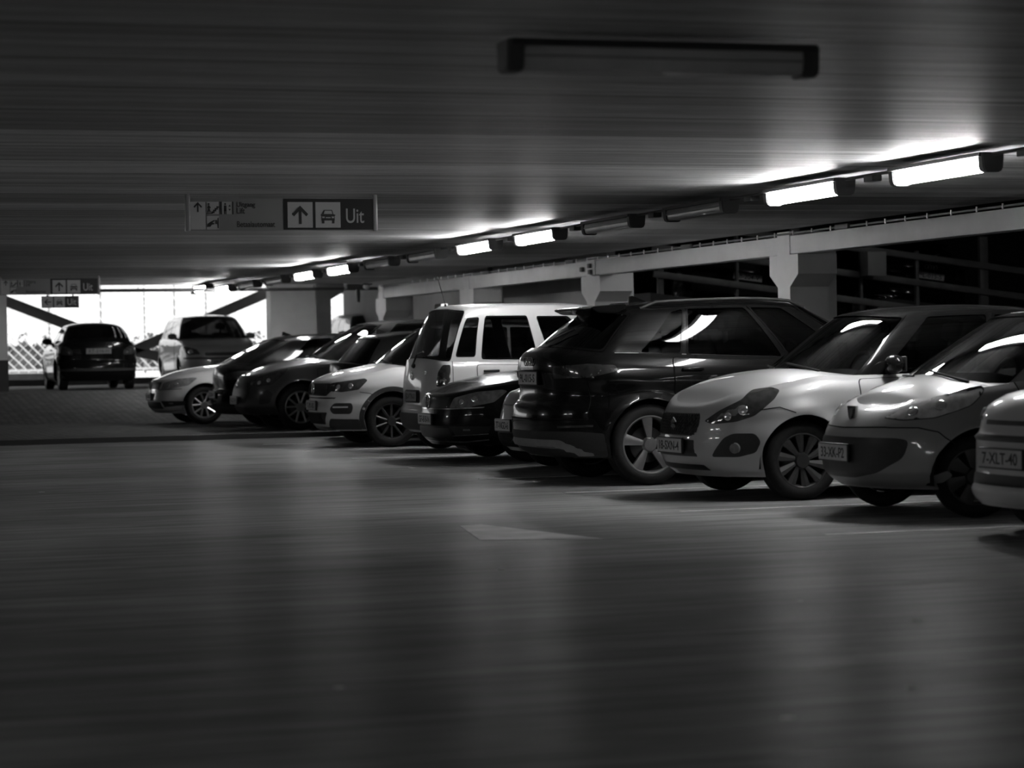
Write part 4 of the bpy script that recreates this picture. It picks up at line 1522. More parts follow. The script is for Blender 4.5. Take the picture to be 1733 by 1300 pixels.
# ------------------------------------------------------------------ the garage
def node_mat(name, rough=0.6, spec=0.4):
    m = bpy.data.materials.new(name)
    m.use_nodes = True
    nt = m.node_tree
    b = nt.nodes['Principled BSDF']
    b.inputs['Roughness'].default_value = rough
    b.inputs['Specular IOR Level'].default_value = spec
    return m, nt, b


def noise(nt, vec, scale3, detail=5, rough=.55, scale=1.0):
    mp = nt.nodes.new('ShaderNodeMapping')
    mp.inputs['Scale'].default_value = scale3
    nt.links.new(vec, mp.inputs['Vector'])
    n = nt.nodes.new('ShaderNodeTexNoise')
    n.inputs['Scale'].default_value = scale
    n.inputs['Detail'].default_value = detail
    n.inputs['Roughness'].default_value = rough
    nt.links.new(mp.outputs[0], n.inputs['Vector'])
    return n.outputs['Fac']


def rng(nt, v, a, b, c, d):
    n = nt.nodes.new('ShaderNodeMapRange')
    for i, q in enumerate((a, b, c, d)):
        n.inputs[i + 1].default_value = q
    nt.links.new(v, n.inputs[0])
    return n.outputs[0]


def mth(nt, op, a, b):
    n = nt.nodes.new('ShaderNodeMath')
    n.operation = op
    for i, q in enumerate((a, b)):
        if isinstance(q, (int, float)):
            n.inputs[i].default_value = q
        else:
            nt.links.new(q, n.inputs[i])
    return n.outputs[0]


def floor_material():
    m, nt, b = node_mat('floor_concrete', .4, .3)
    tc = nt.nodes.new('ShaderNodeTexCoord').outputs['Object']
    big = rng(nt, noise(nt, tc, (.35, .5, 1), 4), .3, .7, .55, 1.3)
    streak = rng(nt, noise(nt, tc, (.5, 9, 1), 6, .7), .3, .7, .45, 1.45)
    fine = rng(nt, noise(nt, tc, (2.5, 60, 1), 3), .3, .7, .85, 1.15)
    c = mth(nt, 'MULTIPLY', mth(nt, 'MULTIPLY', mth(nt, 'MULTIPLY', big, streak), fine), FLOOR_A)
    nt.links.new(c, b.inputs['Base Color'])
    b.inputs['Roughness'].default_value = .9
    b.inputs['Specular IOR Level'].default_value = .1
    bp = nt.nodes.new('ShaderNodeBump')
    bp.inputs['Strength'].default_value = .35
    bp.inputs['Distance'].default_value = .01
    nt.links.new(noise(nt, tc, (.4, 34, 1), 5, .6), bp.inputs['Height'])
    nt.links.new(bp.outputs[0], b.inputs['Normal'])
    # worn, partly polished: streaks of gloss between dull concrete
    gl = nt.nodes.new('ShaderNodeBsdfGlossy')
    gl.inputs['Roughness'].default_value = .26
    nt.links.new(bp.outputs[0], gl.inputs['Normal'])
    fr = nt.nodes.new('ShaderNodeFresnel')
    fr.inputs['IOR'].default_value = 1.4
    polish = rng(nt, noise(nt, tc, (.6, 12, 1), 5, .65), .3, .7, .02, GLOSS)
    mx = nt.nodes.new('ShaderNodeMixShader')
    nt.links.new(mth(nt, 'MULTIPLY', fr.outputs[0], polish), mx.inputs[0])
    nt.links.new(b.outputs[0], mx.inputs[1])
    nt.links.new(gl.outputs[0], mx.inputs[2])
    nt.links.new(mx.outputs[0], nt.nodes['Material Output'].inputs['Surface'])
    return m


def ceiling_material():
    m, nt, b = node_mat('ceiling_boards', .55, .35)
    tc = nt.nodes.new('ShaderNodeTexCoord').outputs['Object']
    streak = rng(nt, noise(nt, tc, (.12, 7, 1), 6, .75), .3, .7, .45, 1.3)
    fine = rng(nt, noise(nt, tc, (.5, 28, 1), 4, .7), .3, .7, .72, 1.22)
    blot = rng(nt, noise(nt, tc, (2.2, 16, 1), 5, .75), .3, .7, .7, 1.15)
    sep = nt.nodes.new('ShaderNodeSeparateXYZ')
    nt.links.new(tc, sep.inputs[0])
    # board joints every 1.2 m
    fr = mth(nt, 'FRACT', mth(nt, 'DIVIDE', sep.outputs['Y'], 1.2), 0)
    d = mth(nt, 'ABSOLUTE', mth(nt, 'SUBTRACT', fr, .5), 0)
    joint = rng(nt, d, .012, .022, .3, 1.0)
    # every slab has its own tone
    fl = mth(nt, 'FLOOR', mth(nt, 'ADD', mth(nt, 'DIVIDE', sep.outputs['Y'], 1.2), .5), 0)
    wn = nt.nodes.new('ShaderNodeTexWhiteNoise')
    wn.noise_dimensions = '1D'
    nt.links.new(fl, wn.inputs['W'])
    tone = rng(nt, wn.outputs['Value'], 0, 1, .6, 1.2)
    c = mth(nt, 'MULTIPLY', streak, fine)
    for q in (blot, joint, tone):
        c = mth(nt, 'MULTIPLY', c, q)
    c = mth(nt, 'MULTIPLY', c, CEIL_A)
    nt.links.new(c, b.inputs['Base Color'])
    bp = nt.nodes.new('ShaderNodeBump')
    bp.inputs['Strength'].default_value = .5
    bp.inputs['Distance'].default_value = .02
    nt.links.new(mth(nt, 'MULTIPLY', noise(nt, tc, (.2, 14, 1), 4, .6), joint), bp.inputs['Height'])
    nt.links.new(bp.outputs[0], b.inputs['Normal'])
    return m


def brick_material():
    m, nt, b = node_mat('brick_paving', .9, .1)
    tc = nt.nodes.new('ShaderNodeTexCoord').outputs['Object']
    mp = nt.nodes.new('ShaderNodeMapping')
    mp.inputs['Rotation'].default_value = (0, 0, math.radians(45))
    nt.links.new(tc, mp.inputs[0])
    t = nt.nodes.new('ShaderNodeTexBrick')
    t.inputs['Color1'].default_value = (.07, .07, .07, 1)
    t.inputs['Color2'].default_value = (.12, .12, .12, 1)
    t.inputs['Mortar'].default_value = (.03, .03, .03, 1)
    t.inputs['Scale'].default_value = 2.5
    t.inputs['Mortar Size'].default_value = .03
    nt.links.new(mp.outputs[0], t.inputs['Vector'])
    nt.links.new(t.outputs['Color'], b.inputs['Base Color'])
    bp = nt.nodes.new('ShaderNodeBump')
    bp.inputs['Strength'].default_value = .6
    bp.inputs['Distance'].default_value = .01
    bp.invert = True
    nt.links.new(t.outputs['Fac'], bp.inputs['Height'])
    nt.links.new(bp.outputs[0], b.inputs['Normal'])
    return m


FLOOR_A, CEIL_A, GLOSS = .28, .80, .13
M_FLOOR, M_CEIL, M_BRICK = floor_material(), ceiling_material(), brick_material()
M_BEAM = mat('painted_steel', .78, .45, var=.05, vscale=3)
M_COLUMN = mat('painted_column', .72, .5, var=.05, vscale=3)
M_COLUMN_DARK = mat('column_paint_and_step_shade', .03, .5, var=.1, vscale=5)
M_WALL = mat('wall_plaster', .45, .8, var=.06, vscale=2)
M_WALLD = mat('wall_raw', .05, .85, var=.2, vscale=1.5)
M_RAIL = mat('galvanised_rail', .10, .5, metal=.3, var=.2, vscale=4)
M_STEEL = mat('brace_steel', .32, .5, var=.1, vscale=4)
M_PIPE = mat('conduit', .08, .5, var=.1, vscale=9)
M_LINE = mat('road_paint', .65, .6, var=.3, vscale=5)
M_LAMPBODY = mat('lamp_body', .05, .5, var=.1, vscale=9)
M_CAP = mat('lamp_cap', .10, .5, var=.1, vscale=9)
M_LIT = mat('lamp_lit', .8, .4, emis=LAMP)
M_UNLIT = mat('lamp_unlit', .85, .25, coat=.5, var=.15, vscale=5)
_nt = M_UNLIT.node_tree
_mx, _tl = _nt.nodes.new('ShaderNodeMixShader'), _nt.nodes.new('ShaderNodeBsdfTranslucent')
_tl.inputs['Color'].default_value = (.9, .9, .9, 1)
_mx.inputs[0].default_value = .45
_nt.links.new(_nt.nodes['Principled BSDF'].outputs[0], _mx.inputs[1])
_nt.links.new(_tl.outputs[0], _mx.inputs[2])
_nt.links.new(_mx.outputs[0], _nt.nodes['Material Output'].inputs['Surface'])


def structure(o, name=None):
    o['kind'] = 'structure'
    return o


def slab(name, x0, x1, y0, y1, z0, z1, m):
    return structure(box_obj(name, ((x0 + x1) / 2, (y0 + y1) / 2, (z0 + z1) / 2), (x1 - x0, y1 - y0, z1 - z0), m))


def plane_grid(name, ys_zs, x0, x1, m, thick=.2):
    """floor strip following a height profile along Y"""
    bm = bmesh.new()
    pts = list(ys_zs)
    add_prism(bm, pts + [(pts[-1][0], pts[-1][1] - thick), (pts[0][0], pts[0][1] - thick)], x0, x1, 'yz')
    return structure(bm_obj(name, bm, m))


XL, XR = -8.0, 26.0
ZC = 2.6
slab('floor', XL, 13.4, -8, 34.0, -.2, 0, M_FLOOR)
FZ = .07
plane_grid('floor_paving', [(34.0, FZ), (42.3, FZ), (48, .55), (59.8, .55)], XL, XR, M_BRICK)
plane_grid('ground_outside', [(59.8, .54), (62, .80), (90, 1.2)], -25, 50, mat('outside_paving', .55, .8, var=.1, vscale=2))
plane_grid('ceiling', [(-8, ZC + .25), (45.6, ZC + .25), (49.0, ZC + .37)], XL, 12.15, M_CEIL, .25)
slab('ceiling_far', XL, XR, 46.4, 59.8, 3.1, 3.3, M_WALL)
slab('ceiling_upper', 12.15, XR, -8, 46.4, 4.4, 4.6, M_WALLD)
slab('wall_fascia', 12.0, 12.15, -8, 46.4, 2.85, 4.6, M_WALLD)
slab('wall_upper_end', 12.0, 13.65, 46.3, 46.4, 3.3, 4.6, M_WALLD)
slab('wall_left', XL - .2, XL, -8, 59.8, -.2, 4.6, M_WALLD)
slab('wall_back', XL, XR, -8.2, -8, -.2, 4.6, M_WALLD)
slab('wall_right', XR, XR + .2, -8, 59.8, -.2, 4.6, M_WALLD)
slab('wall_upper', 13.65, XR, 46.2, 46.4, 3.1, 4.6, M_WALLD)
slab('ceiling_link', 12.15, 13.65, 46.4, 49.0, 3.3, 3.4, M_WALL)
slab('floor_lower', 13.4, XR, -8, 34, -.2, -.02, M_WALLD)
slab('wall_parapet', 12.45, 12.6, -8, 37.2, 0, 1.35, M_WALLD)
slab('wall_panel', 13.5, 13.65, 37.4, 47.2, 0, 3.4, M_WALL)
slab('wall_panel_far', 13.5, 13.65, 48.2, 56.5, 0, 3.4, M_WALL)
slab('wall_lintel', 13.5, 13.65, 47.2, 48.2, 2.24, 3.4, M_WALL)
slab('trim_added_upstand', XL, XR, 59.5, 59.7, .55, .72, M_COLUMN_DARK)  # dark upstand added to hide the bright ground beyond the floor
slab('trim_step_shade', XL, XR, 33.93, 34.0, -.02, .075, M_COLUMN_DARK)  # step face coloured dark to stand for its shade
slab('wall_end', 13.65, XR, 44.5, 44.7, -.2, 4.4, M_WALLD)

# beam and columns along the back of the bays
XB = 11.8
bz0, bz1 = 2.325, 2.545
YC = [12.35, 19.35, 26.35, 33.4, 40.0, 46.1]
for a, b in zip([4.0] + YC, YC):
    structure(box_obj('beam', (XB + .11, (a + b) / 2, (bz0 + bz1) / 2), (.22, b - a - .36, bz1 - bz0), M_BEAM, bev=.006))
for yc in YC:
    bm = bmesh.new()
    w = .18
    # shaft with a corbel either side carrying the beams
    prof = [(yc - w, 0), (yc + w, 0), (yc + w, 1.93), (yc + w + .24, 2.08), (yc + w + .24, bz0 - .005), (yc + w, bz0 - .005), (yc + w, ZC),
            (yc - w, ZC), (yc - w, bz0 - .005), (yc - w - .24, bz0 - .005), (yc - w - .24, 2.08), (yc - w, 1.93)]
    add_prism(bm, prof, XB - .01, XB + .50, 'yz')
    add_box(bm, (XB + .56, yc, 1.2), (.12, .3, 2.4), .0)
    structure(bm_obj('column', bm, M_COLUMN))

# far end: columns, beam over, pipe, braces
def far_column(x0, x1, y, base=True, corbel=0, d=.45):
    bm = bmesh.new()
    prof = [(x0, .55), (x1, .55)] + ([(x1, 2.45), (x1 + corbel, 2.62), (x1 + corbel, 3.1)] if corbel else [(x1, 3.1)]) + [(x0, 3.1)]
    add_prism(bm, prof, y, y + d, 'xz')
    o = structure(bm_obj('column', bm, M_COLUMN))
    if base:
        structure(box_obj('column_plinth', ((x0 + x1) / 2, y + d / 2, .55 + .33), (x1 - x0 + .02, d + .02, .66), M_COLUMN_DARK))
    return o


far_column(3.6, 4.86, 51.0)
far_column(10.40, 11.42, 50.3, False)
far_column(11.3, 12.05, 51.6, False, .3)
structure(box_obj('beam', (15.2, 58.6, 2.93), (6.3, .4, .34), M_BEAM))
bm = bmesh.new()
add_tube(bm, [(-2, 46.0, 2.535), (11.7, 46.0, 2.52)], .032, 10)
for x in (6.9, 8.05, 9.2, 10.4):
    add_tube(bm, [(x, 46.0, 2.52), (x, 46.0, 2.6)], .008, 6)
tag(bm_obj('pipe', bm, M_PIPE, None, 50), 'dark horizontal pipe hung under the far ceiling edge before the bright opening', 'pipe')


def brace(a, b, w=.26, t=.16):
    a, b = Vector(a), Vector(b)
    bm = bmesh.new()
    d = b - a
    L = d.length
    M = Matrix.Translation((a + b) / 2) @ d.to_track_quat('X', 'Z').to_matrix().to_4x4()
    for dz, ss in ((w / 2 - .012, (L, t, .024)), (-w / 2 + .012, (L, t, .024)), (0, (L, .02, w))):
        v = add_box(bm, (0, 0, 0), ss)
        bmesh.ops.translate(bm, vec=(0, 0, dz), verts=v)
    bmesh.ops.transform(bm, matrix=M, verts=bm.verts)
    return bm_obj('steel_brace', bm, M_STEEL)


YB = 59.3
cx, cz = 8.75, 1.42
tag(brace((5.3, YB, 2.80), (cx - .1, YB, cz + .03)), 'dark slanting steel brace running down from the left column behind the dark hatchback', 'brace')
tag(brace((cx + .05, YB, cz), (12.5, YB, 2.95)), 'steel brace rising right to the broad pale column at the far opening', 'brace')
tag(brace((cx + .02, YB, cz - .04), (12.5, YB, .5)), 'lower steel brace slanting down to the right behind the tall grey car', 'brace')

# chain-link fence outside
fr_ = empty('lattice_fence', (9, 62.6, .8))
tag(fr_, 'pale diagonal lattice fence standing outside the far opening', 'fence')


def local(bm, root):
    bmesh.ops.translate(bm, vec=-Vector(root.location), verts=bm.verts)
    return bm


x0, x1, z0, z1 = -9.0, 20.0, .88, 3.9
bm = bmesh.new()
s = .25
k = x0 - (z1 - z0)
while k < x1:
    for dr in (1, -1):
        a = (k, z0) if dr > 0 else (k, z1)
        b = (k + (z1 - z0), z1) if dr > 0 else (k + (z1 - z0), z0)
        pa = [max(a[0], x0), a[1]]
        pb = [min(b[0], x1), b[1]]
        sl = (b[1] - a[1]) / (b[0] - a[0])
        pa[1] = a[1] + (pa[0] - a[0]) * sl
        pb[1] = a[1] + (pb[0] - a[0]) * sl
        if pb[0] - pa[0] > .05:
            add_tube(bm, [(pa[0], 62.6 + .01 * dr, pa[1]), (pb[0], 62.6 + .01 * dr, pb[1])], .017 if dr < 0 else .005, 5)
    k += s
M_FENCE = mat('fence_wire', .78, .5, var=.1, vscale=6)
bm_obj('lattice', local(bm, fr_), M_FENCE, fr_)
for x in (7.05, 8.4, 9.55, 10.35, 11.2, 14.5, 17.5, 4.0, 1.0, -2.0, -5.0, -8.0):
    bm = bmesh.new()
    add_box(bm, (x, 62.66, 2.4), (.05, .05, 3.2))
    bm_obj('fence_post', local(bm, fr_), M_STEEL, fr_)
bm = bmesh.new()
add_box(bm, (5.5, 62.6, .93), (29, .05, .06))
bm_obj('bottom_rail', local(bm, fr_), M_FENCE, fr_)

# hedge and pale building outside
random.seed(3)
bm = bmesh.new()
for i in range(3400):
    x, y, z = random.uniform(-12, 30), random.uniform(65.6, 66.6), random.uniform(.85, 1.85 + .12 * math.sin(i))
    v = [bm.verts.new((x + random.uniform(-.16, .16), y + random.uniform(-.1, .1), z + random.uniform(-.14, .14))) for _ in range(3)]
    bm.faces.new(v)
add_box(bm, (9, 66.3, 1.2), (42, .8, .8))
tag(bm_obj('hedge', bm, mat('hedge_leaves', .07, .8, var=.7, vscale=3)), 'grey leafy hedge beyond the lattice fence', 'hedge', kind='stuff')
bl = empty('building', (10, 84, 1.1))
tag(bl, 'pale overexposed building facade far outside the opening', 'building')
bm = bmesh.new()
add_box(bm, (0, 84, 6), (70, .6, 11))
bm_obj('facade_wall', local(bm, bl), mat('pale_facade', .80, .7, var=.03, vscale=.5), bl)
for i in range(9):
    bm = bmesh.new()
    add_box(bm, (-4 + i * 3.1, 83.66, 3.0), (2.2, .08, 2.6))
    bm_obj('window', local(bm, bl), mat('pale_glazing', .62, .2, var=.03, vscale=.5), bl)
tag(box_obj('kerb', (6.5, 60.6, .77), (1.7, .3, .2), mat('kerb_stone', .12, .8, var=.2, vscale=6), bev=.02), 'low dark kerb on the bright ground beside the left far column', 'kerb')

# parking bay lines, faded arrow, litter
LN = [13.73, 16.24, 18.9, 21.4, 23.95, 26.5, 29.05, 31.6]
for y in LN:
    structure(box_obj('road_marking', (8.95, y, .0015), (5.1, .06, .003), M_LINE))
bm = bmesh.new()
add_prism(bm, [(4.32, 14.45), (5.05, 14.15), (4.72, 15.75), (4.55, 15.7)], .0005, .002, 'xy')
structure(bm_obj('road_marking_arrow', bm, mat('faded_paint', .36, .6, var=.5, vscale=3)))
for i, (x, y, sz, lb) in enumerate([(4.62, 10.2, .018, 'tiny white paper scrap on the bare floor below the right-hand silver cars'),
                                    (4.75, 9.27, .02, 'pale crumpled scrap on the open floor, farther right of the two in mid floor'),
                                    (3.79, 7.44, .02, 'small white scrap near the lower right of the floor'),
                                    (3.12, 6.99, .022, 'brightest white scrap nearest the camera on the floor'),
                                    (2.33, 21.62, .03, 'small pale scrap on the far left floor short of the paving'),
                                    (1.94, 8.28, .02, 'flat pale scrap at the lower middle of the floor'),
                                    (3.83, 12.4, .02, 'dull scrap on mid floor beyond the others')]):
    bm = bmesh.new()
    bmesh.ops.create_icosphere(bm, subdivisions=1, radius=sz * 1.3)
    for v in bm.verts:
        v.co *= random.uniform(.6, 1.2)
        v.co.z = v.co.z * .1 + sz * .14
    bmesh.ops.translate(bm, vec=(x, y, 0), verts=bm.verts)
    tag(bm_obj('paper_scrap', bm, mat("scrap", .85, .7, var=.2, vscale=30)), lb, 'litter', 'scraps of litter on the floor')

# ------------------------------------------------------------------ ceiling lamps
LEN = 1.52


def lamp_meshes(lit):
    root = empty('ceiling_lamp', (0, 0, 0))
    bm = bmesh.new()
    h = LEN / 2
    add_prism(bm, ([(-.10, 0), (.085, 0), (.085, -.03), (-.10, -.03)] if not lit else [(-.10, 0), (.085, 0), (.085, -.035), (.075, -.085), (.068, -.085), (.07, -.04), (-.075, -.035), (-.11, -.03)]), -h + .02, h - .02, 'xz')
    bm_obj('lamp_housing', bm, M_LAMPBODY, root)
    bm = bmesh.new()
    prof = [(-.07, -.032), (-.078, -.06), (-.066, -.118), (-.05, -.132), (.045, -.132), (.06, -.118), (.066, -.06), (.064, -.04)]
    add_prism(bm, prof, -h + .07, h - .07, 'xz')
    lens = bm_obj('lamp_lens', bm, M_LIT if lit else M_UNLIT, root, 30)
    if not lit:
        bm = bmesh.new()
        add_tube(bm, [(-.0795, -h + .08, -.075), (-.0795, h - .08, -.075)], .006, 6)
        bm_obj('lens_ridge', bm, mat('lens_ridge', .42, .3, var=.1, vscale=9), lens)
    for sg in (-1, 1):
        bm = bmesh.new()
        add_prism(bm, [(-.092, 0), (.092, 0), (.082, -.12), (.06, -.145), (-.06, -.145), (-.082, -.12)], sg * h - (.08 if sg > 0 else 0), sg * h + (.08 if sg < 0 else 0), 'xz')
        bmesh.ops.bevel(bm, geom=bm.edges[:], offset=.008, segments=2, affect='EDGES')
        bm_obj('end_cap', bm, M_CAP, root, 40)
    return root


ORD = ['first', 'second', 'third', 'fourth', 'fifth', 'sixth', 'seventh', 'eighth', 'ninth', 'tenth', 'eleventh', 'twelfth', 'thirteenth', 'fourteenth']
protos = {}
XLMP = 8.55
Y0, PITCH = 16.12, 2.46
for k in range(0, 14):
    lit = (k // 2) % 2 == 0
    if k < 0:
        continue
    if lit in protos:
        o = copy_tree(protos[lit])
    else:
        o = protos[lit] = lamp_meshes(lit)
    o.location = (XLMP, Y0 + k * PITCH, ZC + max(0, (Y0 + k * PITCH - 45.6) * .035))
    lb = 'glowing tube lamp, %s in the ceiling row counted from the near right end' % ORD[k] if lit else \
        'unlit grey tube lamp, %s in the ceiling row counted from the near right end' % ORD[k]
    tag(o, lb, 'ceiling lamp', 'row of tube lamps along the ceiling')
for x, y in ((-5.5, 3.0), (-5.5, 5.5), (-5.5, 17.0), (-5.5, 19.5), (-5.5, 31.5), (1.0, -3.0), (1.0, -5.5)):  # unseen fill lamps added to lift the left floor, ceiling and foreground
    o = copy_tree(protos[True])
    o.location = (x, y, ZC)
    tag(o, 'unseen tube lamp added outside the picture as fill light', 'ceiling lamp', 'added fill lamps outside the picture')
for x, y, lb in ((15.5, 30.0, 'hidden tube lamp added to light the sloping deck, left of the two'), (19.5, 29.0, 'hidden tube lamp added to light the sloping deck, right of the two')):  # hidden lamps added so the rails and deck cars show
    o = copy_tree(protos[True])
    o.location = (x, y, 4.4)
    tag(o, lb, 'ceiling lamp')
o = copy_tree(protos[False])
o.location = (3.93, 10.12, ZC)
o.rotation_euler = (0, 0, PI / 2)
tag(o, 'unlit tube lamp with dark end caps on the near ceiling, lying across the aisle', 'ceiling lamp')
cd = empty('conduit', (XLMP, 30, ZC))
tag(cd, 'dark cable conduit linking the ceiling lamps in a line', 'conduit')
bm = bmesh.new()
add_tube(bm, [(.0, -26, -.016), (.0, 19, -.016)], .014, 8)
bm_obj('conduit_tube', bm, M_PIPE, cd, 60)
for k in range(-1, 14, 1):
    y = Y0 + (k + .5) * PITCH - 30
    bm = bmesh.new()
    add_box(bm, (.01, y, -.045), (.09, .16, .05), .008)
    bm_obj('junction_box', bm, M_CAP, cd, 40)

# cable pipe with clips above the beam
cp = empty('cable_pipe', (XB - .03, 25, ZC - .03))
tag(cp, 'thin cable pipe with bright clips along the top of the long beam', 'pipe')
bm = bmesh.new()
add_tube(bm, [(0, -20, 0), (0, 21, 0)], .013, 8)
bm_obj('pipe_tube', bm, mat('cable_pipe', .25, .4, metal=.6, var=.1, vscale=9), cp, 60)
bm = bmesh.new()
add_box(bm, (-.012, 0, .0), (.012, .02, .055))
clip = bm_obj('pipe_clip', bm, mat('clip', .7, .3, metal=.6, var=.1, vscale=9), cp)
clip.location = (0, -12, 0)
for i in range(1, 62):
    c2 = clip.copy()
    COL.objects.link(c2)
    c2.parent = cp
    c2.location = (0, -12 + i * .5 + .06 * math.sin(i * 7), 0)
for y in (24.6, 29.4, 34.2, 38.6):
    bm = bmesh.new()
    add_box(bm, (-.02, y - 25, .0), (.05, .34, .055), .006)
    bm_obj('junction_box', bm, M_CAP, cp, 40)
# dark scuffs / brackets at the second column head
br = bmesh.new()
for dy, z in ((.33, 2.43), (-.02, 2.47), (-.04, 2.38)):
    add_box(br, (XB - .03, 33.4 + dy, z), (.05, .10, .07), .01)
add_tube(br, [(XB - .04, 33.4, 2.36), (XB - .04, 33.2, 2.32), (XB - .02, 33.0, 2.32)], .01, 6)
tag(bm_obj('cable_bracket', br, M_CAP, None, 40), 'dark cable bracket clamped to the second column head beside the beam joint', 'bracket')
# dome camera and drop pipe by the fourth column
dm = empty('dome_camera', (11.3, 45.3, ZC))
tag(dm, 'small pale dome camera under the ceiling near the far end of the beam', 'camera')
bm = bmesh.new()
bmesh.ops.create_uvsphere(bm, u_segments=16, v_segments=8, radius=.07, matrix=Matrix.Translation((0, 0, -.05)))
bm_obj('dome', bm, M_WHITE, dm, 60)
bm = bmesh.new()
add_box(bm, (0, 0, -.012), (.2, .2, .024), .006)
bm_obj('base_plate', bm, M_CAP, dm, 40)
bm = bmesh.new()
add_tube(bm, [(11.2, 45.6, ZC), (11.2, 45.6, 2.24)], .045, 10)
add_box(bm, (11.15, 45.6, ZC - .05), (.4, .2, .1), .01)
tag(bm_obj('drain_pipe', bm, M_PIPE, None, 50), 'short dark pipe stub hanging from the ceiling left of the fourth column', 'pipe')
bm = bmesh.new()
add_tube(bm, [(13.46, 44.0, 3.0), (13.46, 44.0, 2.0)], .05, 10)
tag(bm_obj('drain_pipe', bm, M_PIPE, None, 50), 'dark vertical pipe on the pale wall panel behind the white van', 'pipe')

# ------------------------------------------------------------------ signs
M_SIGNG = mat('sign_grey', .25, .45, var=.04, vscale=4)
M_SIGND = mat('sign_dark', .02, .4, var=.05, vscale=4)
M_SIGNW = mat('sign_white', .46, .45, var=.04, vscale=4)
M_SIGNI = mat('sign_ink', .03, .5, var=.05, vscale=4)


def arrow(bm, cx, cz, s, y, d='up'):
    p = [(-.075, -.5), (.075, -.5), (.075, .2), (.34, -.08), (.44, .04), (0, .5), (-.44, .04), (-.34, -.08), (-.075, .2)]
    if d == 'left':
        p = [(-b, a) for a, b in p]
    add_prism(bm, [(cx + a * s, cz + b * s) for a, b in p], y - .003, y, 'xz')


def car_icon(bm, cx, cz, s, y):
    out = [(-.42, -.28), (-.42, .02), (-.5, .06), (-.34, .12), (-.26, .38), (.26, .38), (.34, .12), (.5, .06), (.42, .02), (.42, -.28)]
    add_prism(bm, [(cx + a * s, cz + b * s) for a, b in out], y - .003, y, 'xz')
    for sg in (-1, 1):
        add_box(bm, (cx + sg * .32 * s, y - .0015, cz - .36 * s), (.16 * s, .003, .2 * s))
    # window and lamps in the light colour, proud of the body
    add_prism(bm, [(cx + a * s, cz + b * s) for a, b in [(-.27, .13), (-.21, .33), (.21, .33), (.27, .13)]], y - .005, y - .003, 'xz', mi=1)
    for sg in (-1, 1):
        add_box(bm, (cx + sg * .30 * s, y - .004, cz - .08 * s), (.15 * s, .003, .1 * s), mi=1)
    add_box(bm, (cx, y - .004, cz - .1 * s), (.3 * s, .003, .06 * s), mi=1)


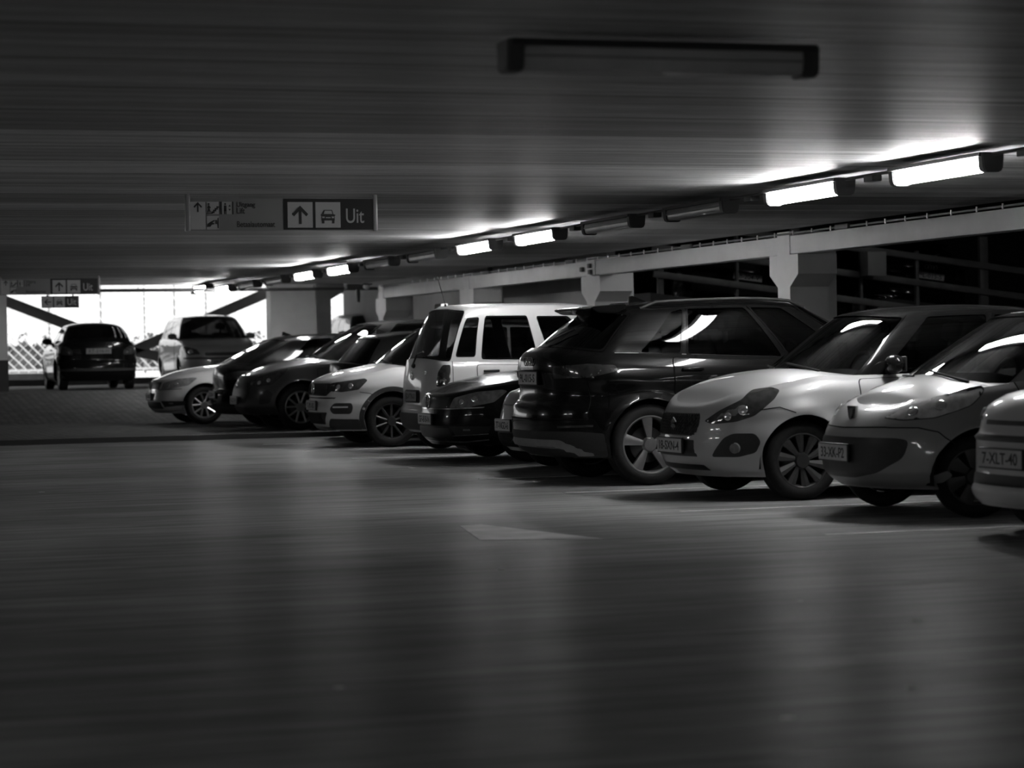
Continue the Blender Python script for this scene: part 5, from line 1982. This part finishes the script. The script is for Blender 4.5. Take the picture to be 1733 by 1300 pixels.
def sign(loc, label):
    """u runs 0..1.69 m to the right, v is height above the lower edge (0..0.28 m)"""
    root = empty('direction_sign', loc)
    tag(root, label, 'sign', 'exit signs across the aisle')
    box_obj('sign_panel', (.845, 0, .14), (1.63, .03, .275), M_SIGNG, root, bev=.004)
    for u in (.02, 1.67):
        bm = bmesh.new()
        add_box(bm, (u, 0, .155), (.04, .05, .32), .008)
        add_tube(bm, [(u, 0, .30), (u, 0, ZC - loc[2])], .010, 8)
        bm_obj('end_post', bm, mat('sign_post', .35, .4, metal=.4, var=.05, vscale=5), root, 40)
    y = -.0155
    sc = 1.69 / 335
    dk = box_obj('dark_field', (((479 + 641) / 2 - 310) * sc, y - .001, .142), (162 * sc, .004, .268), M_SIGND, root)

    def tile(x0, x1, y0, y1):
        bm = bmesh.new()
        add_box(bm, (((x0 + x1) / 2 - 310) * sc, y - .003, (391 - (y0 + y1) / 2) * sc), ((x1 - x0) * sc, .004, (y1 - y0) * sc), .0)
        return bm_obj('pictogram_tile', bm, M_SIGNW, root)
    y2 = y - .005
    t1 = tile(318, 344, 342, 389)
    bm = bmesh.new()
    arrow(bm, (331 - 310) * sc, (391 - 351) * sc, .085, y2)
    bm_obj('arrow_symbol', bm, M_SIGNI, t1)
    t2 = tile(346, 367, 342, 363)
    bm = bmesh.new()
    ox, oz, w = (346 - 310) * sc, (391 - 363) * sc, 21 * sc
    add_prism(bm, [(ox + a * w, oz + b * w) for a, b in [(.0, .03), (.0, .1), (.38, .1), (.38, .22), (.52, .22), (.52, .36), (.66, .36), (.66, .5), (.8, .5), (.8, .64), (1, .64), (1, .5), (.92, .5), (.92, .36), (.78, .36), (.78, .22), (.64, .22), (.64, .08), (.5, .08), (.5, .03)]], y2 - .003, y2, 'xz')
    for pts in ([(.18, .72), (.2, .45)], [(.2, .45), (.1, .14)], [(.2, .45), (.3, .14)], [(.19, .66), (.32, .5)], [(.19, .66), (.08, .5)]):
        add_tube(bm, [(ox + a * w, y2 - .002, oz + b * w) for a, b in pts], .005, 6)
    add_box(bm, (ox + .18 * w, y2 - .002, oz + .82 * w), (.012, .003, .014))
    bm_obj('stairs_symbol', bm, M_SIGNI, t2)
    t3 = tile(370, 392, 342, 363)
    bm = bmesh.new()
    ox = (370 - 310) * sc
    for a in (.05, .95):
        add_box(bm, (ox + a * .111, y2 - .0015, oz + .053), (.012, .003, .108))
    add_box(bm, (ox + .04, y2 - .0015, oz + .05), (.022, .003, .05))
    add_box(bm, (ox + .04, y2 - .0015, oz + .087), (.014, .003, .015))
    add_box(bm, (ox + .034, y2 - .0015, oz + .02), (.007, .003, .04))
    add_box(bm, (ox + .047, y2 - .0015, oz + .02), (.007, .003, .04))
    add_prism(bm, [(ox + .068, oz + .065), (ox + .088, oz + .065), (ox + .078, oz + .082)], y2 - .003, y2, 'xz')
    add_prism(bm, [(ox + .068, oz + .045), (ox + .088, oz + .045), (ox + .078, oz + .028)], y2 - .003, y2, 'xz')
    bm_obj('lift_symbol', bm, M_SIGNI, t3)
    t4 = tile(346, 367, 366, 389)
    bm = bmesh.new()
    ox, oz = (346 - 310) * sc, (391 - 389) * sc
    add_prism(bm, [(ox + a * w, oz + b * w) for a, b in [(0, .2), (.05, .45), (.3, .62), (.62, .78), (.66, .7), (.45, .55), (.62, .5), (.6, .42), (.4, .38), (.3, .22)]], y2 - .003, y2, 'xz')
    add_prism(bm, [(ox + a * w, oz + b * w) for a, b in [(.88, .12), (.96, .1), (.96, .98), (.88, .9)]], y2 - .003, y2, 'xz')
    add_box(bm, (ox + .75 * w, y2 - .002, oz + .6 * w), (.014, .003, .035))
    bm_obj('payment_symbol', bm, M_SIGNI, t4)
    t5 = tile(486, 530, 342, 386)
    bm = bmesh.new()
    arrow(bm, (508 - 310) * sc, (391 - 364) * sc, .16, y2)
    bm_obj('arrow_symbol', bm, M_SIGNI, t5)
    t6 = tile(535, 579, 342, 386)
    bm = bmesh.new()
    car_icon(bm, (557 - 310) * sc, (391 - 366) * sc, .14, y2)
    bm_obj('car_symbol', bm, [M_SIGNI, M_SIGNW], t6)
    R_ = Matrix.Rotation(PI / 2, 4, 'X')
    for txt, x0_, x1_, y0_, y1_, mm, par in (('Uitgang', 398, 430, 342, 353, M_SIGNI, root), ('Lift', 398, 412, 352, 362, M_SIGNI, root), ('Betaalautomaat', 398, 464, 375, 385, M_SIGNI, root), ('Uit', 589, 621, 353, 378, M_SIGNW, dk)):
        T = Matrix.Translation((((x0_ + x1_) / 2 - 310) * sc, y - (.0035 if par is dk else .001), (391 - (y0_ + y1_) / 2) * sc))
        text_obj('lettering', txt, .1, mm, par, T @ R_, .0015, fit=((x1_ - x0_) * sc, (y1_ - y0_) * sc), bold=.0005)
    return root


sign((3.43, 20.1, 2.285), 'near hanging exit sign reading Uitgang Lift Betaalautomaat and Uit')
sign((3.76, 40.7, 2.31), 'far dark exit sign hung before the bright opening at the left picture edge')
root = empty('direction_sign', (4.46, 40.7, 2.085))
tag(root, 'small exit sign with left arrow, car and Uit below the far sign', 'sign')
box_obj('sign_panel', (.315, 0, .10), (.63, .03, .2), M_SIGND, root, bev=.004)
for u in (.1, .53):
    bm = bmesh.new()
    add_tube(bm, [(u, 0, .19), (u, 0, .235)], .012, 8)
    bm_obj('hanger', bm, M_PIPE, root)
for u, kind in ((.10, 'a'), (.30, 'c')):
    bm = bmesh.new()
    add_box(bm, (u, -.018, .10), (.18, .004, .18))
    t = bm_obj('pictogram_tile', bm, M_SIGNW, root)
    bm = bmesh.new()
    if kind == 'a':
        arrow(bm, u, .1, .12, -.021, 'left')
        bm_obj('arrow_symbol', bm, M_SIGNI, t)
    else:
        car_icon(bm, u, .095, .12, -.021)
        bm_obj('car_symbol', bm, [M_SIGNI, M_SIGNW], t)
text_obj('lettering', 'Uit', .1, M_SIGNW, root, Matrix.Translation((.51, -.0165, .10)) @ Matrix.Rotation(PI / 2, 4, 'X'), .0015, fit=(.15, .11), bold=.0005)

# ------------------------------------------------------------------ the sloping deck behind with its guard rail
SL = -.13


def dz(x):
    return 1.43 + SL * (x - 19)


bm = bmesh.new()
add_prism(bm, [(13.66, dz(13.66)), (XR, dz(XR)), (XR, dz(XR) - .25), (13.66, dz(13.66) - .25)], 35.8, 44.5, 'xz')
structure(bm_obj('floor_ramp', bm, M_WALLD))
gr = empty('guard_rail', (17, 35.9, dz(17)))
tag(gr, 'dark sloping guard rail with posts in front of the cars on the deck behind', 'railing')
ang = math.atan(SL)
for hh in (.32, .76, 1.20):
    bm = bmesh.new()
    add_box(bm, (2.4, 0, SL * 2.4 + hh), (11.4, .06, .11), .01, rot=(0, -ang, 0))
    bm_obj('rail', bm, M_RAIL, gr, 40)
for x, w in ((13.9, .1), (15.25, .05), (16.3, .16), (17.5, .05), (18.54, .06), (19.8, .16), (21.2, .06), (22.6, .1)):
    bm = bmesh.new()
    add_box(bm, (x - 17, .07, SL * (x - 17) + .6), (w, .08, 1.4 if w < .15 else 2.2), .008)
    bm_obj('rail_post', bm, M_RAIL, gr, 40)
tag(box_obj('cabinet', (17.55, 35.6, 2.56), (.34, .3, .40), mat('cabinet_grey', .22, .5, var=.05, vscale=4), bev=.01), 'pale grey box on the column side by the sloping guard rail', 'cabinet')

# ------------------------------------------------------------------ cars in the row
def put(c, f, label, nose, y, z=0.0, rear=False, group='cars parked in the row', **k):
    return make_car(c.get('cat', 'car'), label, c, (nose, y, z), rear, f, group, **k)


put(C_EDGE, f_edge, 'silver car at the right picture edge showing only its nose and number plate', 7.12, 12.8)
put(C_CITY, f_city, 'silver rounded city car with a dark smiling air intake and shield badge', 7.24, 15.3, steer=math.radians(-20))
put(C_HATCH, f_hatch, 'silver hatchback with black roof and hexagonal mesh grille', 6.93, 17.72)
suv = put(C_SUV, f_suv, 'large glossy black SUV parked tail out between two silver hatchbacks', 6.52, 20.38, rear=True)
put(C_MINI, f_mini, 'small grey car mostly hidden between the black SUV and the black saloon', 7.10, 22.8)
put(C_SALOON, f_saloon, 'black saloon parked nose out beside the white van', 6.95, 25.25)
van = put(C_VAN, f_van, 'tall white van parked tail out with roof aerial', 7.45, 27.85, rear=True)
put(C_CROSS, f_cross, 'white compact SUV with black wheel arches and ten-spoke wheel', 6.80, 30.3)
put(C_BACK, f_rear, 'glossy dark hatchback parked tail out behind the white compact SUV', 7.66, 33.05, rear=True)
put(C_SUVB, f_suvb, 'dark grey SUV nose out on the brick paving with bright five-spoke wheel', 6.84, 35.9, FZ)
fast = put(C_FAST, f_fast, 'black hatchback parked tail out between dark grey SUV and silver estate', 6.9, 38.1, FZ, rear=True)
put(C_ESTATE, f_estate, 'low silver estate at the far end of the row', 6.2, 40.3, FZ)


def put_y(c, f, label, x, y, z, facing, group=None, tilt=0.0):
    """a car standing along the aisle: facing -1 shows its nose, +1 its tail"""
    r = make_car(c.get('cat', 'car'), label, c, (0, 0, 0), False, f, group)
    r.location = (x, y if facing < 0 else y + c['L'], z)
    r.rotation_euler = (0, 0, PI / 2 if facing < 0 else -PI / 2)
    return r


put_y(C_REAR, f_rear, 'dark hatchback seen from behind before the bright far opening', 6.68, 50.2, .55, 1)
tall = put_y(C_TALL, f_tall, 'tall grey car facing out beside the dark hatchback at the far opening', 9.95, 53.6, .55, -1)
o = copy_tree(tall)
o.location = (13.9, 53.0, .55)
tag(o, 'tall car half hidden behind the far columns right of the pale broad column', 'car')
# two cars on the sloping deck behind the rail: copies tilted with the deck
for src, x, L, lb in ((suv, 18.98, 4.485, 'black car behind the sloping guard rail on the right, showing its tail and plate'),
                      (fast, 15.6, 4.5, 'dark car behind the guard rail between the first two columns')):
    o = copy_tree(src)
    o.rotation_euler = (0, -ang, 0)
    o.rotation_euler = (Matrix.Rotation(ang * -1, 4, 'Y') @ Matrix.Rotation(-PI / 2, 4, 'Z')).to_euler()
    o.location = (x, 36.5 + L, dz(x))
    tag(o, lb, 'car', 'cars on the sloping deck')

# ------------------------------------------------------------------ light, sky, camera
w = bpy.data.worlds.new('daylight')
SC.world = w
w.use_nodes = True
nt = w.node_tree
bg = nt.nodes['Background']
sky = nt.nodes.new('ShaderNodeTexSky')
sky.sky_type = 'HOSEK_WILKIE'
sky.turbidity = 8
sky.sun_direction = Vector((.2, .5, .8)).normalized()
bw = nt.nodes.new('ShaderNodeRGBToBW')
mx = nt.nodes.new('ShaderNodeMath')
mx.operation = 'MULTIPLY_ADD'
mx.inputs[1].default_value = .15
mx.inputs[2].default_value = .85
nt.links.new(sky.outputs[0], bw.inputs[0])
nt.links.new(bw.outputs[0], mx.inputs[0])
nt.links.new(mx.outputs[0], bg.inputs['Color'])
bg.inputs['Strength'].default_value = SKY

cam = bpy.data.cameras.new('camera')
co = bpy.data.objects.new('camera', cam)
COL.objects.link(co)
yaw, pitch, roll = .30534, -.01356, .01704
fwd = Vector((math.sin(yaw) * math.cos(pitch), math.cos(yaw) * math.cos(pitch), math.sin(pitch)))
r0 = Vector((math.cos(yaw), -math.sin(yaw), 0))
u0 = r0.cross(fwd)
r1 = r0 * math.cos(roll) - u0 * math.sin(roll)
u1 = u0 * math.cos(roll) + r0 * math.sin(roll)
co.matrix_world = Matrix(((r1.x, u1.x, -fwd.x, 0), (r1.y, u1.y, -fwd.y, 0), (r1.z, u1.z, -fwd.z, 1.2), (0, 0, 0, 1)))
cam.sensor_width = 36
cam.lens = 3992 / 1733 * 36
cam.clip_end = 400
cam.dof.use_dof = True
cam.dof.focus_distance = 22.5
cam.dof.aperture_fstop = 2.2
SC.camera = co
vs = SC.view_settings
vs.view_transform = 'Standard'
vs.look = 'None'
vs.gamma = 1
vs.exposure = 0
vs.use_curve_mapping = False
SC.cycles.use_denoising = True
SC.cycles.max_bounces = 8
SC.cycles.diffuse_bounces = 4
SC.cycles.glossy_bounces = 4
SC.cycles.transparent_max_bounces = 16
SC.cycles.sample_clamp_indirect = 4
SC.cycles.caustics_reflective = False
SC.cycles.caustics_refractive = False
